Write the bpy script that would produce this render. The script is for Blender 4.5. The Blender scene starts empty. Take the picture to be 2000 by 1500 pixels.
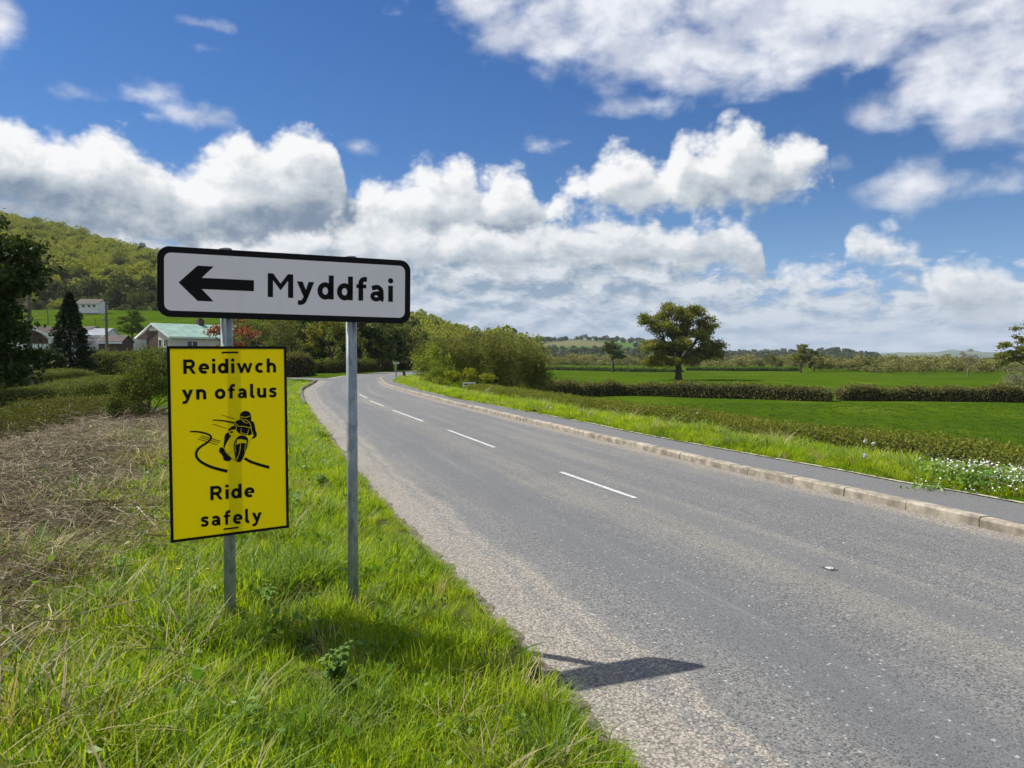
import bpy, bmesh, math, random
import numpy as np
from mathutils import Vector, Matrix

sc = bpy.context.scene
COL = sc.collection
R = math.radians
random.seed(7)
rng = np.random.default_rng(11)

# ------------------------------------------------------------------ camera
CAM_H = 1.70
FPX = 1500.0                      # focal length in pixels of the 2000 px wide photograph
PITCH = math.atan(52.0 / FPX)     # the phone points slightly down: the horizon lies above the middle
cam_d = bpy.data.cameras.new("camera")
cam_d.sensor_fit = 'HORIZONTAL'
cam_d.sensor_width = 36.0
cam_d.lens = FPX / 2000.0 * 36.0
cam_d.clip_start = 0.05
cam_d.clip_end = 30000.0
cam = bpy.data.objects.new("camera", cam_d)
COL.objects.link(cam)
cam.location = (0, 0, CAM_H)
cam.rotation_euler = (math.pi / 2 - PITCH, 0, 0)
sc.camera = cam
sc.render.resolution_x, sc.render.resolution_y = 1024, 768


def ray(px, py):
    """world direction seen at a pixel of the photograph"""
    dx = (px - 1000.0) / FPX
    dy = (750.0 - py) / FPX
    return Vector((dx, math.cos(PITCH) + dy * math.sin(PITCH), -math.sin(PITCH) + dy * math.cos(PITCH)))


def at_z(px, py, z=0.0):
    """point of height z seen at a pixel"""
    d = ray(px, py)
    t = (z - CAM_H) / d.z
    return Vector((d.x * t, d.y * t, z))


def at_y(px, py, y):
    """point y metres ahead seen at a pixel"""
    d = ray(px, py)
    t = y / d.y
    return Vector((d.x * t, y, CAM_H + d.z * t))


# ------------------------------------------------------------------ light
SUN_TO = Vector((-0.914, 0.406, 0)).normalized()      # horizontal direction towards the sun
SUN_EL = R(50.5)
sun_d = bpy.data.lights.new("sun", 'SUN')
sun_d.energy = 5.0
sun_d.angle = R(0.53)
sun_d.color = (1.0, 0.955, 0.88)
sun = bpy.data.objects.new("sun", sun_d)
COL.objects.link(sun)
_s = Vector((SUN_TO.x * math.cos(SUN_EL), SUN_TO.y * math.cos(SUN_EL), math.sin(SUN_EL)))
sun.rotation_euler = _s.to_track_quat('Z', 'Y').to_euler()
sun.location = (-30, 25, 40)

sc.view_settings.view_transform = 'Standard'
sc.view_settings.look = 'None'
sc.view_settings.exposure = 0.38
sc.view_settings.gamma = 1.0
sc.view_settings.use_curve_mapping = False
sc.cycles.max_bounces = 6
sc.cycles.diffuse_bounces = 2
sc.cycles.glossy_bounces = 2
sc.cycles.transmission_bounces = 3
sc.cycles.transparent_max_bounces = 6
sc.cycles.volume_bounces = 0
sc.cycles.caustics_reflective = False
sc.cycles.caustics_refractive = False
sc.cycles.sample_clamp_indirect = 4.0
sc.cycles.use_adaptive_sampling = True
sc.cycles.adaptive_threshold = 0.016
sc.cycles.use_denoising = True


# ------------------------------------------------------------------ node shorthand
class NX:
    """a node socket with arithmetic"""
    def __init__(self, tree, sock):
        self.t, self.s = tree, sock

    def m(self, op, *others, clamp=False):
        n = self.t.nodes.new('ShaderNodeMath')
        n.operation = op
        n.use_clamp = clamp
        for i, o in enumerate((self,) + others):
            if isinstance(o, NX):
                self.t.links.new(o.s, n.inputs[i])
            else:
                n.inputs[i].default_value = float(o)
        return NX(self.t, n.outputs[0])

    def __add__(self, o): return self.m('ADD', o)
    def __radd__(self, o): return self.m('ADD', o)
    def __sub__(self, o): return self.m('SUBTRACT', o)
    def __rsub__(self, o): return (self * -1.0) + o
    def __mul__(self, o): return self.m('MULTIPLY', o)
    def __rmul__(self, o): return self.m('MULTIPLY', o)
    def __truediv__(self, o): return self.m('DIVIDE', o)
    def __neg__(self): return self.m('MULTIPLY', -1.0)

    def step(self, a, b, lo=0.0, hi=1.0, kind='SMOOTHSTEP'):
        n = self.t.nodes.new('ShaderNodeMapRange')
        n.interpolation_type = kind
        self.t.links.new(self.s, n.inputs[0])
        for i, v in zip((1, 2, 3, 4), (a, b, lo, hi)):
            n.inputs[i].default_value = v
        return NX(self.t, n.outputs[0])


def node(tree, kind, **inputs):
    n = tree.nodes.new(kind)
    for k, v in inputs.items():
        if k.startswith('_'):
            setattr(n, k[1:], v)
        else:
            key = k.replace('__', ' ')
            s = n.inputs[key] if key in n.inputs else n.inputs[int(key[1:])]
            if isinstance(v, NX):
                tree.links.new(v.s, s)
            else:
                s.default_value = v
    return n


def vmath(tree, op, a, b=None, c=None, out=0):
    n = tree.nodes.new('ShaderNodeVectorMath')
    n.operation = op
    for i, v in enumerate((a, b, c)):
        if v is None:
            continue
        if isinstance(v, NX):
            tree.links.new(v.s, n.inputs[i])
        else:
            n.inputs[i].default_value = v
    return NX(tree, n.outputs[out])


def noise(tree, vec, scale, detail=4.0, rough=0.55, dims='3D', lac=2.0, dist=0.0):
    n = node(tree, 'ShaderNodeTexNoise', _noise_dimensions=dims, Scale=scale, Detail=detail, Roughness=rough,
             Lacunarity=lac, Distortion=dist)
    if vec is not None:
        tree.links.new(vec.s, n.inputs['Vector'])
    return NX(tree, n.outputs[0])


def mixc(tree, fac, a, b, mode='MIX'):
    n = tree.nodes.new('ShaderNodeMix')
    n.data_type = 'RGBA'
    n.blend_type = mode
    for s, v in ((n.inputs[0], fac), (n.inputs[6], a), (n.inputs[7], b)):
        if isinstance(v, NX):
            tree.links.new(v.s, s)
        elif isinstance(v, (int, float)):
            s.default_value = v
        else:
            s.default_value = (v[0], v[1], v[2], 1.0)
    return NX(tree, n.outputs[2])


# ------------------------------------------------------------------ sky: Nishita air with three decks of cloud
SKY_STRENGTH = 0.112


def build_world():
    w = bpy.data.worlds.new("World")
    sc.world = w
    w.cycles.sampling_method = 'NONE'
    w.use_nodes = True
    t = w.node_tree
    t.nodes.clear()
    out = t.nodes.new('ShaderNodeOutputWorld')
    bg = t.nodes.new('ShaderNodeBackground')
    bg.inputs[1].default_value = SKY_STRENGTH
    t.links.new(bg.outputs[0], out.inputs[0])
    sky = t.nodes.new('ShaderNodeTexSky')
    sky.sky_type = 'NISHITA'
    sky.sun_disc = False
    sky.sun_elevation = SUN_EL
    sky.sun_rotation = math.atan2(SUN_TO.x, SUN_TO.y)
    sky.altitude = 60
    sky.air_density = 1.0
    sky.dust_density = 0.25
    sky.ozone_density = 2.2
    air = NX(t, sky.outputs[0])
    hsv = node(t, 'ShaderNodeHueSaturation', Saturation=1.30, Value=0.80)   # a phone's deep blue
    t.links.new(air.s, hsv.inputs['Color'])
    air = mixc(t, 1.0, NX(t, hsv.outputs[0]), (0.47, 0.60, 0.78), 'MULTIPLY')

    tc = t.nodes.new('ShaderNodeTexCoord')
    d = vmath(t, 'NORMALIZE', NX(t, tc.outputs['Generated']))
    sep = node(t, 'ShaderNodeSeparateXYZ', Vector=d)
    X, Y, Z = (NX(t, sep.outputs[i]) for i in range(3))
    az = X.m('ARCTAN2', Y) * (180 / math.pi)
    el = (Z.m('ARCSINE') * (180 / math.pi)).m('MAXIMUM', 0.0)

    def azel(px, py):
        v = ray(px, py).normalized()
        return math.degrees(math.atan2(v.x, v.y)), math.degrees(math.asin(v.z))

    def pt(a, e, sx=1.0, sy=1.0, ox=0.0, oy=0.0):
        n = node(t, 'ShaderNodeCombineXYZ', X=a * sx + ox, Y=e * sy + oy)
        return NX(t, n.outputs[0])

    def profile(a, pts):
        """elevation (degrees) as a curve of azimuth; pts are pixels of the photograph"""
        n = t.nodes.new('ShaderNodeFloatCurve')
        c = n.mapping.curves[0]
        q = sorted((((azel(x, y)[0] + 45) / 90), azel(x, y)[1] / 60) for x, y in pts)
        c.points[0].location = (0.0, q[0][1])
        c.points[1].location = (1.0, q[-1][1])
        for x, y in q:
            if 0.004 < x < 0.996:
                c.points.new(x, max(y, 0.0))
        for p in c.points:
            p.handle_type = 'AUTO_CLAMPED'
        n.mapping.update()
        t.links.new(((a + 45.0) * (1 / 90.0)).s, n.inputs['Value'])
        return NX(t, n.outputs[0]) * 60.0

    away = (az.m('ABSOLUTE').step(38, 46)).m('MAXIMUM', el.step(34, 42))
    hide = (away - 1.0) * 30.0

    rowA_top = [(-250, 250), (-100, 222), (0, 210), (40, 216), (75, 240), (130, 250), (185, 246), (240, 272), (300, 290), (345, 330), (400, 300), (450, 268), (490, 262), (520, 270),
                (550, 248), (590, 241), (635, 258), (668, 310), (690, 392), (705, 360), (760, 352), (800, 335), (835, 316), (880, 309), (915, 320), (940, 352), (965, 334), (1005, 328),
                (1040, 350), (1062, 400), (1085, 362), (1110, 345), (1150, 328), (1180, 296), (1225, 279), (1262, 300), (1300, 312), (1316, 272), (1345, 262), (1390, 262), (1425, 236), (1450, 230), (1480, 246),
                (1508, 276), (1535, 264), (1570, 258), (1600, 276), (1622, 322), (1632, 420), (1640, 520), (1800, 560), (2000, 560), (2300, 560)]
    rowA_base = [(-250, 480), (0, 470), (300, 490), (400, 540), (700, 545), (1000, 530), (1050, 470), (1100, 426), (1200, 420), (1400, 424), (1500, 418), (1560, 392), (1625, 340), (1640, 440), (2300, 450)]
    rowB_top = [(-250, 520), (300, 480), (500, 455), (700, 430), (800, 445), (950, 440), (1060, 432), (1120, 424), (1200, 428), (1290, 434), (1325, 432), (1345, 424), (1400, 418), (1450, 428), (1480, 446), (1494, 500),
                (1500, 545), (1530, 520), (1560, 512), (1590, 500), (1630, 495), (1645, 500), (1655, 462), (1690, 448), (1740, 452), (1775, 470), (1800, 500), (1815, 522), (1840, 510), (1870, 514), (1900, 520), (1940, 514), (1975, 520), (2010, 540), (2300, 520)]
    rowB_base = [(-250, 600), (300, 560), (700, 540), (1000, 545), (1320, 545), (1480, 538), (1500, 560), (1600, 556), (1650, 545), (1700, 536), (1790, 530), (1810, 590), (1850, 640), (2300, 640)]

    far = (noise(t, pt(az, el, 0.09, 0.15, 3.1, 1.7), 1.0, 3, 0.5, '2D') - 0.48) * 16.0 + hide

    def rows(a, e, detail, billow):
        A = (profile(a, rowA_top) - e).m('SMOOTH_MIN', (e - profile(a, rowA_base)) * 0.7, 0.8)
        B = (profile(a, rowB_top) - e).m('SMOOTH_MIN', (e - profile(a, rowB_base)) * 0.7, 0.6)
        if detail is None:
            return A.m('MAXIMUM', far), B
        big = noise(t, pt(a, e, 0.28, 0.38), 1.0, detail, 0.53, '2D', 2.15, 0.12)
        n_ = (big - 0.5) * 3.4
        if billow:
            vor = node(t, 'ShaderNodeTexVoronoi', _voronoi_dimensions='2D', _feature='F1', Scale=1.0, Detail=2.0, Roughness=0.55, Lacunarity=2.3)
            t.links.new(pt(a, e, 0.42, 0.52, 0.3, 0.9).s, vor.inputs['Vector'])
            n_ = n_ + (NX(t, vor.outputs['Distance']) * -1.0 + 0.5) * 1.1
        A = A + n_ + 0.40
        B = B + n_ * 1.0 + 0.40
        return A.m('MAXIMUM', far + n_), B

    A0, B0 = rows(az, el, 9.0, True)
    A1, B1 = rows(az - 0.7, el + 1.0, 4.0, False)
    A2, B2 = rows(az - 2.0, el + 3.0, None, False)
    a_A, a_B = A0.step(-0.3, 1.25), B0.step(-0.3, 1.35)

    fine = (noise(t, pt(az, el, 0.9, 1.2, 5, 2), 1.0, 6, 0.6, '2D') - 0.5) * 0.34
    def lit(x0, x1, x2, k):
        tau = x1.m('MAXIMUM', 0.0) * 0.34 + x2.m('MAXIMUM', 0.0) * 0.40
        relief = (x0 - x1 + 0.6) * 0.13
        return ((tau * -k).m('EXPONENT') + fine + relief).m('MINIMUM', 1.0).m('MAXIMUM', 0.0)
    lit_A, lit_B = lit(A0, A1, A2, 0.66), lit(B0, B1, B2, 1.15)

    # ---------- low deck towards the horizon: long flat rolls
    deck_top = profile(az, [(-250, 450), (300, 440), (700, 430), (1000, 440), (1300, 470), (1380, 530), (1450, 555), (1550, 560), (1700, 575), (1800, 560), (2300, 560)])

    def deck(a, e, detail):
        warp = e.m('MAXIMUM', 0.3).m('POWER', 0.6) * 2.3
        n1 = noise(t, pt(a, warp, 0.36, 1.15, 7.0, 1.7), 1.0, detail, 0.58, '2D', 2.1, 0.2)
        return ((deck_top - e) * 0.6).m('MINIMUM', 1.8) + 0.3 + (n1 - 0.5) * 6.0

    g0 = deck(az, el, 7.0)
    g1 = deck(az - 0.6, el + 0.8, 4.0)
    a_d = g0.step(-0.7, 0.9)
    lit_d = ((g1 - g0) * -0.42 + 0.46 + fine * 0.6).m('MINIMUM', 1.0).m('MAXIMUM', 0.0)

    # ---------- high soft sheet and wisps
    sheet = [(930, 10, 90, 50), (1010, 60, 90, 55), (1090, 60, 100, 90), (1230, 60, 200, 120), (1360, 130, 120, 60), (1480, 60, 300, 120), (1560, 140, 70, 36), (1750, 30, 340, 110), (1890, 140, 190, 120),
             (1960, 240, 120, 50), (1500, -120, 900, 150), (2150, 150, 250, 180), (1280, 205, 90, 18), (1708, 218, 42, 26), (1800, 238, 60, 18), (1815, 362, 130, 48), (1650, 310, 30, 20),
             (1110, 280, 55, 12), (270, 186, 85, 22), (370, 222, 90, 26), (295, 226, 34, 12), (387, 92, 28, 9), (392, 47, 30, 8), (0, 55, 40, 75), (700, 287, 28, 12)]
    P = pt(az, el)
    fs = None
    for cx, cy, rx, ry in sheet:
        a, e = azel(cx, cy)
        ra = (azel(cx + rx, cy)[0] - azel(cx - rx, cy)[0]) / 2
        re = (azel(cx, cy - ry)[1] - azel(cx, cy + ry)[1]) / 2
        q = vmath(t, 'MULTIPLY_ADD', P, (1 / ra, 1 / re, 0), (-a / ra, -e / re, 0))
        k = min(ra, re) * 1.35 + 0.5
        b = vmath(t, 'LENGTH', q, out=1).m('MULTIPLY_ADD', -k, k)
        fs = b if fs is None else fs.m('SMOOTH_MAX', b, 0.8)
    n2 = noise(t, pt(az, el, 0.28, 0.42), 1.0, 7, 0.50, '2D', 2.1, 0.1)
    wide2 = (noise(t, pt(az, el, 0.05, 0.07, 9, 4), 1.0, 3, 0.5, '2D') - 0.49) * 16.0 + hide
    hs = fs.m('MAXIMUM', wide2).m('MINIMUM', 2.2) + (n2 - 0.47) * 5.8
    a_s = hs.step(-0.5, 3.0) * 0.96
    veil = noise(t, pt(az, el, 0.2, 0.34, 2, 7), 1.0, 5, 0.55, '2D')

    K = 0.77 / SKY_STRENGTH
    def c(r, g, b):
        return (r * K, g * K, b * K)
    col_s = mixc(t, veil.step(0.35, 0.65), c(0.60, 0.64, 0.75), c(0.90, 0.92, 0.97))
    col_d = mixc(t, lit_d, c(0.24, 0.34, 0.46), c(0.78, 0.81, 0.84))
    col_d = mixc(t, el.step(7.0, 0.0) * 0.6, col_d, c(0.44, 0.55, 0.70))
    def cum(l):
        k = mixc(t, l.step(0.0, 0.6), c(0.19, 0.26, 0.36), c(0.57, 0.62, 0.67))
        return mixc(t, l.step(0.5, 1.1), k, c(1.0, 1.0, 1.0))
    air = mixc(t, el.step(13.0, 0.0) * 0.8, air, c(0.22, 0.43, 0.78))
    col = mixc(t, a_s, air, col_s)
    col = mixc(t, a_d * 0.97, col, col_d)
    col = mixc(t, a_A, col, cum(lit_A))
    col = mixc(t, a_B, col, mixc(t, 0.25, cum(lit_B), col_d))
    t.links.new(col.s, bg.inputs[0])


build_world()

# ------------------------------------------------------------------ mesh helpers
def mesh_obj(name, verts, faces, mat=None, parent=None, smooth=False, loc=None, attrs=None):
    me = bpy.data.meshes.new(name)
    verts = np.asarray(verts, dtype=np.float32).reshape(-1, 3)
    if isinstance(faces, np.ndarray):
        nf, k = faces.shape
        me.vertices.add(len(verts))
        me.vertices.foreach_set('co', verts.ravel())
        me.loops.add(nf * k)
        me.loops.foreach_set('vertex_index', faces.ravel().astype(np.int32))
        me.polygons.add(nf)
        me.polygons.foreach_set('loop_start', np.arange(0, nf * k, k, dtype=np.int32))
        me.update(calc_edges=True)
    else:
        me.from_pydata(verts.tolist(), [], faces)
    if smooth:
        me.polygons.foreach_set('use_smooth', np.ones(len(me.polygons), dtype=bool))
    for k_, v in (attrs or {}).items():
        a = me.attributes.new(k_, 'FLOAT', 'POINT')
        a.data.foreach_set('value', np.asarray(v, dtype=np.float32))
    if mat is not None:
        me.materials.append(mat)
    me.update()
    return link(name, me, parent, loc)


def link(name, data, parent=None, loc=None):
    o = bpy.data.objects.new(name, data)
    COL.objects.link(o)
    if parent is not None:
        o.parent = parent
    if loc is not None:
        o.location = loc
    return o


def tag(o, label=None, cat=None, group=None, kind=None):
    for k, v in (('label', label), ('category', cat), ('group', group), ('kind', kind)):
        if v:
            o[k] = v
    return o


def thing(name, loc, label, cat, group=None, rz=0.0):
    o = link(name, None, None, loc)
    o.rotation_euler = (0, 0, rz)
    return tag(o, label, cat, group)


def copy_tree(o, parent=None):
    c = o.copy()
    COL.objects.link(c)
    c.parent = parent
    for ch in list(o.children):
        copy_tree(ch, c)
    return c


class MB:
    """collects simple solids into one mesh"""
    def __init__(self):
        self.v, self.f = [], []

    def add(self, vs, fs):
        b = len(self.v)
        self.v += [tuple(p) for p in vs]
        self.f += [tuple(b + i for i in f) for f in fs]
        return self

    def box(self, x0, x1, y0, y1, z0, z1):
        return self.add([(x0, y0, z0), (x1, y0, z0), (x1, y1, z0), (x0, y1, z0), (x0, y0, z1), (x1, y0, z1), (x1, y1, z1), (x0, y1, z1)],
                        [(0, 3, 2, 1), (4, 5, 6, 7), (0, 1, 5, 4), (1, 2, 6, 5), (2, 3, 7, 6), (3, 0, 4, 7)])

    def tube(self, pts, rad, n=6, caps=True):
        pts = [Vector(p) for p in pts]
        if not isinstance(rad, (list, tuple)):
            rad = [rad] * len(pts)
        b = len(self.v)
        for i, p in enumerate(pts):
            d = (pts[min(i + 1, len(pts) - 1)] - pts[max(i - 1, 0)])
            if d.length < 1e-6:
                d = Vector((0, 0, 1))
            d.normalize()
            a = d.cross(Vector((0, 1, 0)) if abs(d.y) < 0.9 else Vector((1, 0, 0))).normalized()
            c = d.cross(a)
            for k in range(n):
                w = 2 * math.pi * k / n
                self.v.append(tuple(p + (a * math.cos(w) + c * math.sin(w)) * rad[i]))
        for i in range(len(pts) - 1):
            for k in range(n):
                k2 = (k + 1) % n
                self.f.append((b + i * n + k, b + i * n + k2, b + (i + 1) * n + k2, b + (i + 1) * n + k))
        if caps:
            self.f.append(tuple(b + k for k in reversed(range(n))))
            self.f.append(tuple(b + (len(pts) - 1) * n + k for k in range(n)))
        return self

    def prism(self, poly, y0, y1):
        """polygon of (x, z) pushed from y0 to y1"""
        n = len(poly)
        vs = [(x, y0, z) for x, z in poly] + [(x, y1, z) for x, z in poly]
        fs = [tuple(range(n)), tuple(range(2 * n - 1, n - 1, -1))]
        fs += [(i, n + i, n + (i + 1) % n, (i + 1) % n) for i in range(n)]
        return self.add(vs, fs)

    def build(self, name, mat, parent=None, loc=None, smooth=False):
        return mesh_obj(name, self.v, self.f, mat, parent, smooth, loc)


# ------------------------------------------------------------------ materials
MATS = {}


def new_mat(name, rough=0.8, spec=0.3):
    m = bpy.data.materials.new(name)
    m.use_nodes = True
    t = m.node_tree
    b = t.nodes['Principled BSDF']
    b.inputs['Roughness'].default_value = rough
    b.inputs['Specular IOR Level'].default_value = spec
    MATS[name] = m
    return m, t, b


def pos_of(t):
    g = t.nodes.new('ShaderNodeNewGeometry')
    return NX(t, g.outputs['Position'])


def attr(t, name):
    n = t.nodes.new('ShaderNodeAttribute')
    n.attribute_name = name
    return NX(t, n.outputs['Fac'])


def bump(t, b, h, strength, dist=0.01):
    n = node(t, 'ShaderNodeBump', Strength=strength, Distance=dist)
    t.links.new(h.s, n.inputs['Height'])
    t.links.new(n.outputs[0], b.inputs['Normal'])


def plain(name, col, rough=0.7, var=0.15, scale=6.0, spec=0.3, metal=0.0, bumps=0.0):
    """a colour with uneven wear"""
    if name in MATS:
        return MATS[name]
    m, t, b = new_mat(name, rough, spec)
    tc = t.nodes.new('ShaderNodeTexCoord')
    n = noise(t, NX(t, tc.outputs['Object']), scale, 5, 0.6)
    lo = [c * (1 - var) for c in col]
    hi = [min(1, c * (1 + var)) for c in col]
    c = mixc(t, n.step(0.3, 0.7), lo, hi)
    t.links.new(c.s, b.inputs['Base Color'])
    b.inputs['Metallic'].default_value = metal
    if bumps:
        bump(t, b, n, bumps, 0.02)
    return m


def leaf_mat(name, cols, trans=0.35, rough=0.65, spec=0.10, patch=0.0, tint=None):
    """foliage: every leaf takes its own tone, light comes through"""
    m = bpy.data.materials.new(name)
    m.use_nodes = True
    t = m.node_tree
    t.nodes.clear()
    out = t.nodes.new('ShaderNodeOutputMaterial')
    g = t.nodes.new('ShaderNodeNewGeometry')
    oi = t.nodes.new('ShaderNodeObjectInfo')
    r = NX(t, g.outputs['Random Per Island']) * 0.7 + NX(t, oi.outputs['Random']) * 0.3
    if patch:
        r = r * (1 - patch) + (noise(t, NX(t, g.outputs['Position']), tint or 0.5, 3, 0.5) - 0.2) * (1.6 * patch)
    ramp = t.nodes.new('ShaderNodeValToRGB')
    el = ramp.color_ramp.elements
    while len(el) < len(cols):
        el.new(0.5)
    for i, c in enumerate(cols):
        el[i].position = 0.12 + 0.76 * i / max(1, len(cols) - 1)
        el[i].color = (*c, 1)
    t.links.new(r.s, ramp.inputs[0])
    p = t.nodes.new('ShaderNodeBsdfPrincipled')
    p.inputs['Roughness'].default_value = rough
    p.inputs['Specular IOR Level'].default_value = spec
    t.links.new(ramp.outputs[0], p.inputs['Base Color'])
    tr = t.nodes.new('ShaderNodeBsdfTranslucent')
    warm = mixc(t, 1.0, NX(t, ramp.outputs[0]), (1.25, 1.2, 0.55), 'MULTIPLY')
    t.links.new(warm.s, tr.inputs[0])
    mx = t.nodes.new('ShaderNodeMixShader')
    mx.inputs[0].default_value = trans
    t.links.new(p.outputs[0], mx.inputs[1])
    t.links.new(tr.outputs[0], mx.inputs[2])
    t.links.new(mx.outputs[0], out.inputs[0])
    MATS[name] = m
    return m


# ------------------------------------------------------------------ the lie of the land
def smooth_path(pts, step):
    """Catmull-Rom through the points, resampled evenly"""
    p = [np.array(q[:2], float) for q in pts]
    p = [2 * p[0] - p[1]] + p + [2 * p[-1] - p[-2]]
    out = []
    for i in range(1, len(p) - 2):
        for k in range(24):
            s = k / 24
            a, b, c, d = p[i - 1], p[i], p[i + 1], p[i + 2]
            out.append(0.5 * ((2 * b) + (-a + c) * s + (2 * a - 5 * b + 4 * c - d) * s * s + (-a + 3 * b - 3 * c + d) * s ** 3))
    out.append(p[-2])
    out = np.array(out)
    ln = np.concatenate([[0], np.cumsum(np.linalg.norm(np.diff(out, axis=0), axis=1))])
    n = max(2, int(ln[-1] / step) + 1)
    s = np.linspace(0, ln[-1], n)
    return np.stack([np.interp(s, ln, out[:, 0]), np.interp(s, ln, out[:, 1])], 1)


def px_path(pts, z=0.0):
    return [tuple(at_z(x, y, z))[:2] for x, y in pts]


LE_px = [(1208, 1476), (1092, 1340), (996, 1240), (892, 1132), (784, 1020), (700, 928), (644, 853), (613, 812), (596, 785.6), (590.7, 769), (594, 760)]
le = px_path(LE_px)
d0 = np.array(le[0]) - np.array(le[1])
d0 /= np.linalg.norm(d0)
le = [tuple(np.array(le[0]) + d0 * 16), tuple(np.array(le[0]) + d0 * 6)] + le + [(-12.9, 50), (-14.3, 57), (-15.4, 66), (-15.6, 78), (-13.6, 93), (-8, 105), (1, 113)]
RE_px = [(2000, 1050), (1844, 1014), (1738, 989), (1648, 969), (1572, 952), (1504, 937), (1400, 914), (1205, 867), (1070, 835), (1011, 821), (944, 804), (890, 791), (845, 779), (800, 767), (767, 757.7), (752.8, 752), (744, 744.4)]
re_ = px_path(RE_px)
d1 = np.array(re_[0]) - np.array(re_[1])
d1 /= np.linalg.norm(d1)
re_ = [tuple(np.array(re_[0]) + d1 * 16), tuple(np.array(re_[0]) + d1 * 6)] + re_ + [(-10.9, 64), (-11.0, 74), (-9.2, 86), (-4.5, 97), (3, 105)]
PB_px = [(2000, 985), (1872, 961), (1748, 941), (1656, 922), (1532, 900), (1250, 848), (1160, 829), (1081, 814), (980, 795), (894, 779), (840, 767), (799, 755.5), (780, 749), (771, 744)]
pb = px_path(PB_px, 0.1)
d2 = np.array(pb[0]) - np.array(pb[1])
d2 /= np.linalg.norm(d2)
pb = [tuple(np.array(pb[0]) + d2 * 16), tuple(np.array(pb[0]) + d2 * 6)] + pb + [(-9.0, 64), (-9.2, 73), (-7.6, 84), (-3.2, 95.5), (4, 103)]
LE, RE, PB = smooth_path(le, 0.5), smooth_path(re_, 0.5), smooth_path(pb, 0.5)
SIDE = smooth_path([(-9.5, 56.5), (-14, 59), (-20, 63.5), (-28, 71), (-38, 80.5), (-47, 88), (-58, 99), (-72, 116)], 1.0)


def sdist(x, y, line):
    """distance to a line; positive on its left side when walking along it"""
    x = np.atleast_1d(np.asarray(x, float)).ravel()
    y = np.atleast_1d(np.asarray(y, float)).ravel()
    best = np.full(x.shape, 1e18)
    sign = np.ones(x.shape)
    L = line[::2] if len(line) > 120 else line
    for i in range(len(L) - 1):
        ax, ay = L[i]
        bx, by = L[i + 1]
        ex, ey = bx - ax, by - ay
        tt = np.clip(((x - ax) * ex + (y - ay) * ey) / (ex * ex + ey * ey), 0, 1)
        qx, qy = x - ax - tt * ex, y - ay - tt * ey
        dd = qx * qx + qy * qy
        m = dd < best
        best = np.where(m, dd, best)
        sign = np.where(m, np.where(ex * qy - ey * qx >= 0, 1.0, -1.0), sign)
    return np.sqrt(best) * sign


def sm(a, b, x):
    t_ = np.clip((x - a) / (b - a), 0, 1)
    return t_ * t_ * (3 - 2 * t_)


def vnoise(x, y, s, seed=0):
    """cheap smooth noise for the ground"""
    return (np.sin(x * s + 1.3 * seed + 1.7 * np.sin(y * s * 0.7 + seed)) + np.sin(y * s * 1.1 + 2.1 * seed + 1.3 * np.sin(x * s * 0.8 + 0.5 * seed))) * 0.5


def terrain(x, y, parts=False):
    shp = np.shape(x)
    x = np.atleast_1d(np.asarray(x, float)).ravel()
    y = np.atleast_1d(np.asarray(y, float)).ravel()
    dl = sdist(x, y, LE)            # + on the verge side
    dr = -sdist(x, y, PB)           # + on the field side
    ds = np.abs(sdist(x, y, SIDE))
    # left: verge, then falling to the hedges, then up to the houses and the hill pasture
    zl = 0.05 + 0.05 * sm(0.2, 1.2, dl) - 1.0 * sm(2.6, 11, dl) * (1 - sm(34, 56, y))
    zl += 0.06 * vnoise(x, y, 2.1, 1) * sm(1.0, 3.0, dl)
    up = sm(20, 50, -x) * sm(0, 36, -x - 0.22 * y + 30)
    zl += up * (0.065 * np.maximum(0, y - 78) + 0.035 * np.maximum(0, y - 120)) * (1 - 0.0 * y)
    zl = np.minimum(zl, 30)
    # right: narrow verge, a bank, flat meadow land
    zr = 0.12 - 0.10 * sm(0.6, 1.6, dr) - 2.75 * sm(1.2, 17, dr) + 0.03 * vnoise(x, y, 0.5, 4) * sm(5, 20, dr)
    z = np.where(dl > 0, zl, np.where(dr > 0, zr, -0.06))
    # beyond the bend: hill pasture on the left, flat meadows on the right
    rise = up * (0.065 * np.maximum(0, y - 78) + 0.035 * np.maximum(0, y - 120))
    zf = np.minimum(rise, 30) - 2.63 * sm(-16, 14, x)
    wf = sm(84, 112, y)
    z = z * (1 - wf) + zf * wf
    # taken down a little along the carriageway and footway
    z = np.where((dl <= 0.05) & (dr <= 0.02) & (y < 112), np.minimum(z, -0.06), z)
    side_in = (ds < 2.5) & (dl > -2)
    z = np.where(side_in, np.minimum(z, np.where(dl > 0, side_z(x, y) - 0.05, z)), z)
    if parts:
        return z, dl, dr, ds
    return z.reshape(shp) if shp else float(z[0])


def side_z(x, y):
    up = sm(20, 50, -np.asarray(x, float))
    return 0.0 + up * (0.065 * np.maximum(0, np.asarray(y, float) - 78))


def hit(px, py, tmax=900.0):
    """ground point seen at a pixel"""
    d = ray(px, py)
    ts = np.geomspace(2.0, tmax, 500)
    X, Y, Z = d.x * ts, d.y * ts, CAM_H + d.z * ts
    g = terrain(X, Y)
    below = np.nonzero(Z < g)[0]
    i = below[0] if len(below) else len(ts) - 1
    t_ = ts[i]
    return Vector((d.x * t_, d.y * t_, float(g[i])))


def on_ground(x, y, dz=0.0):
    return Vector((x, y, terrain(x, y) + dz))


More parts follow.
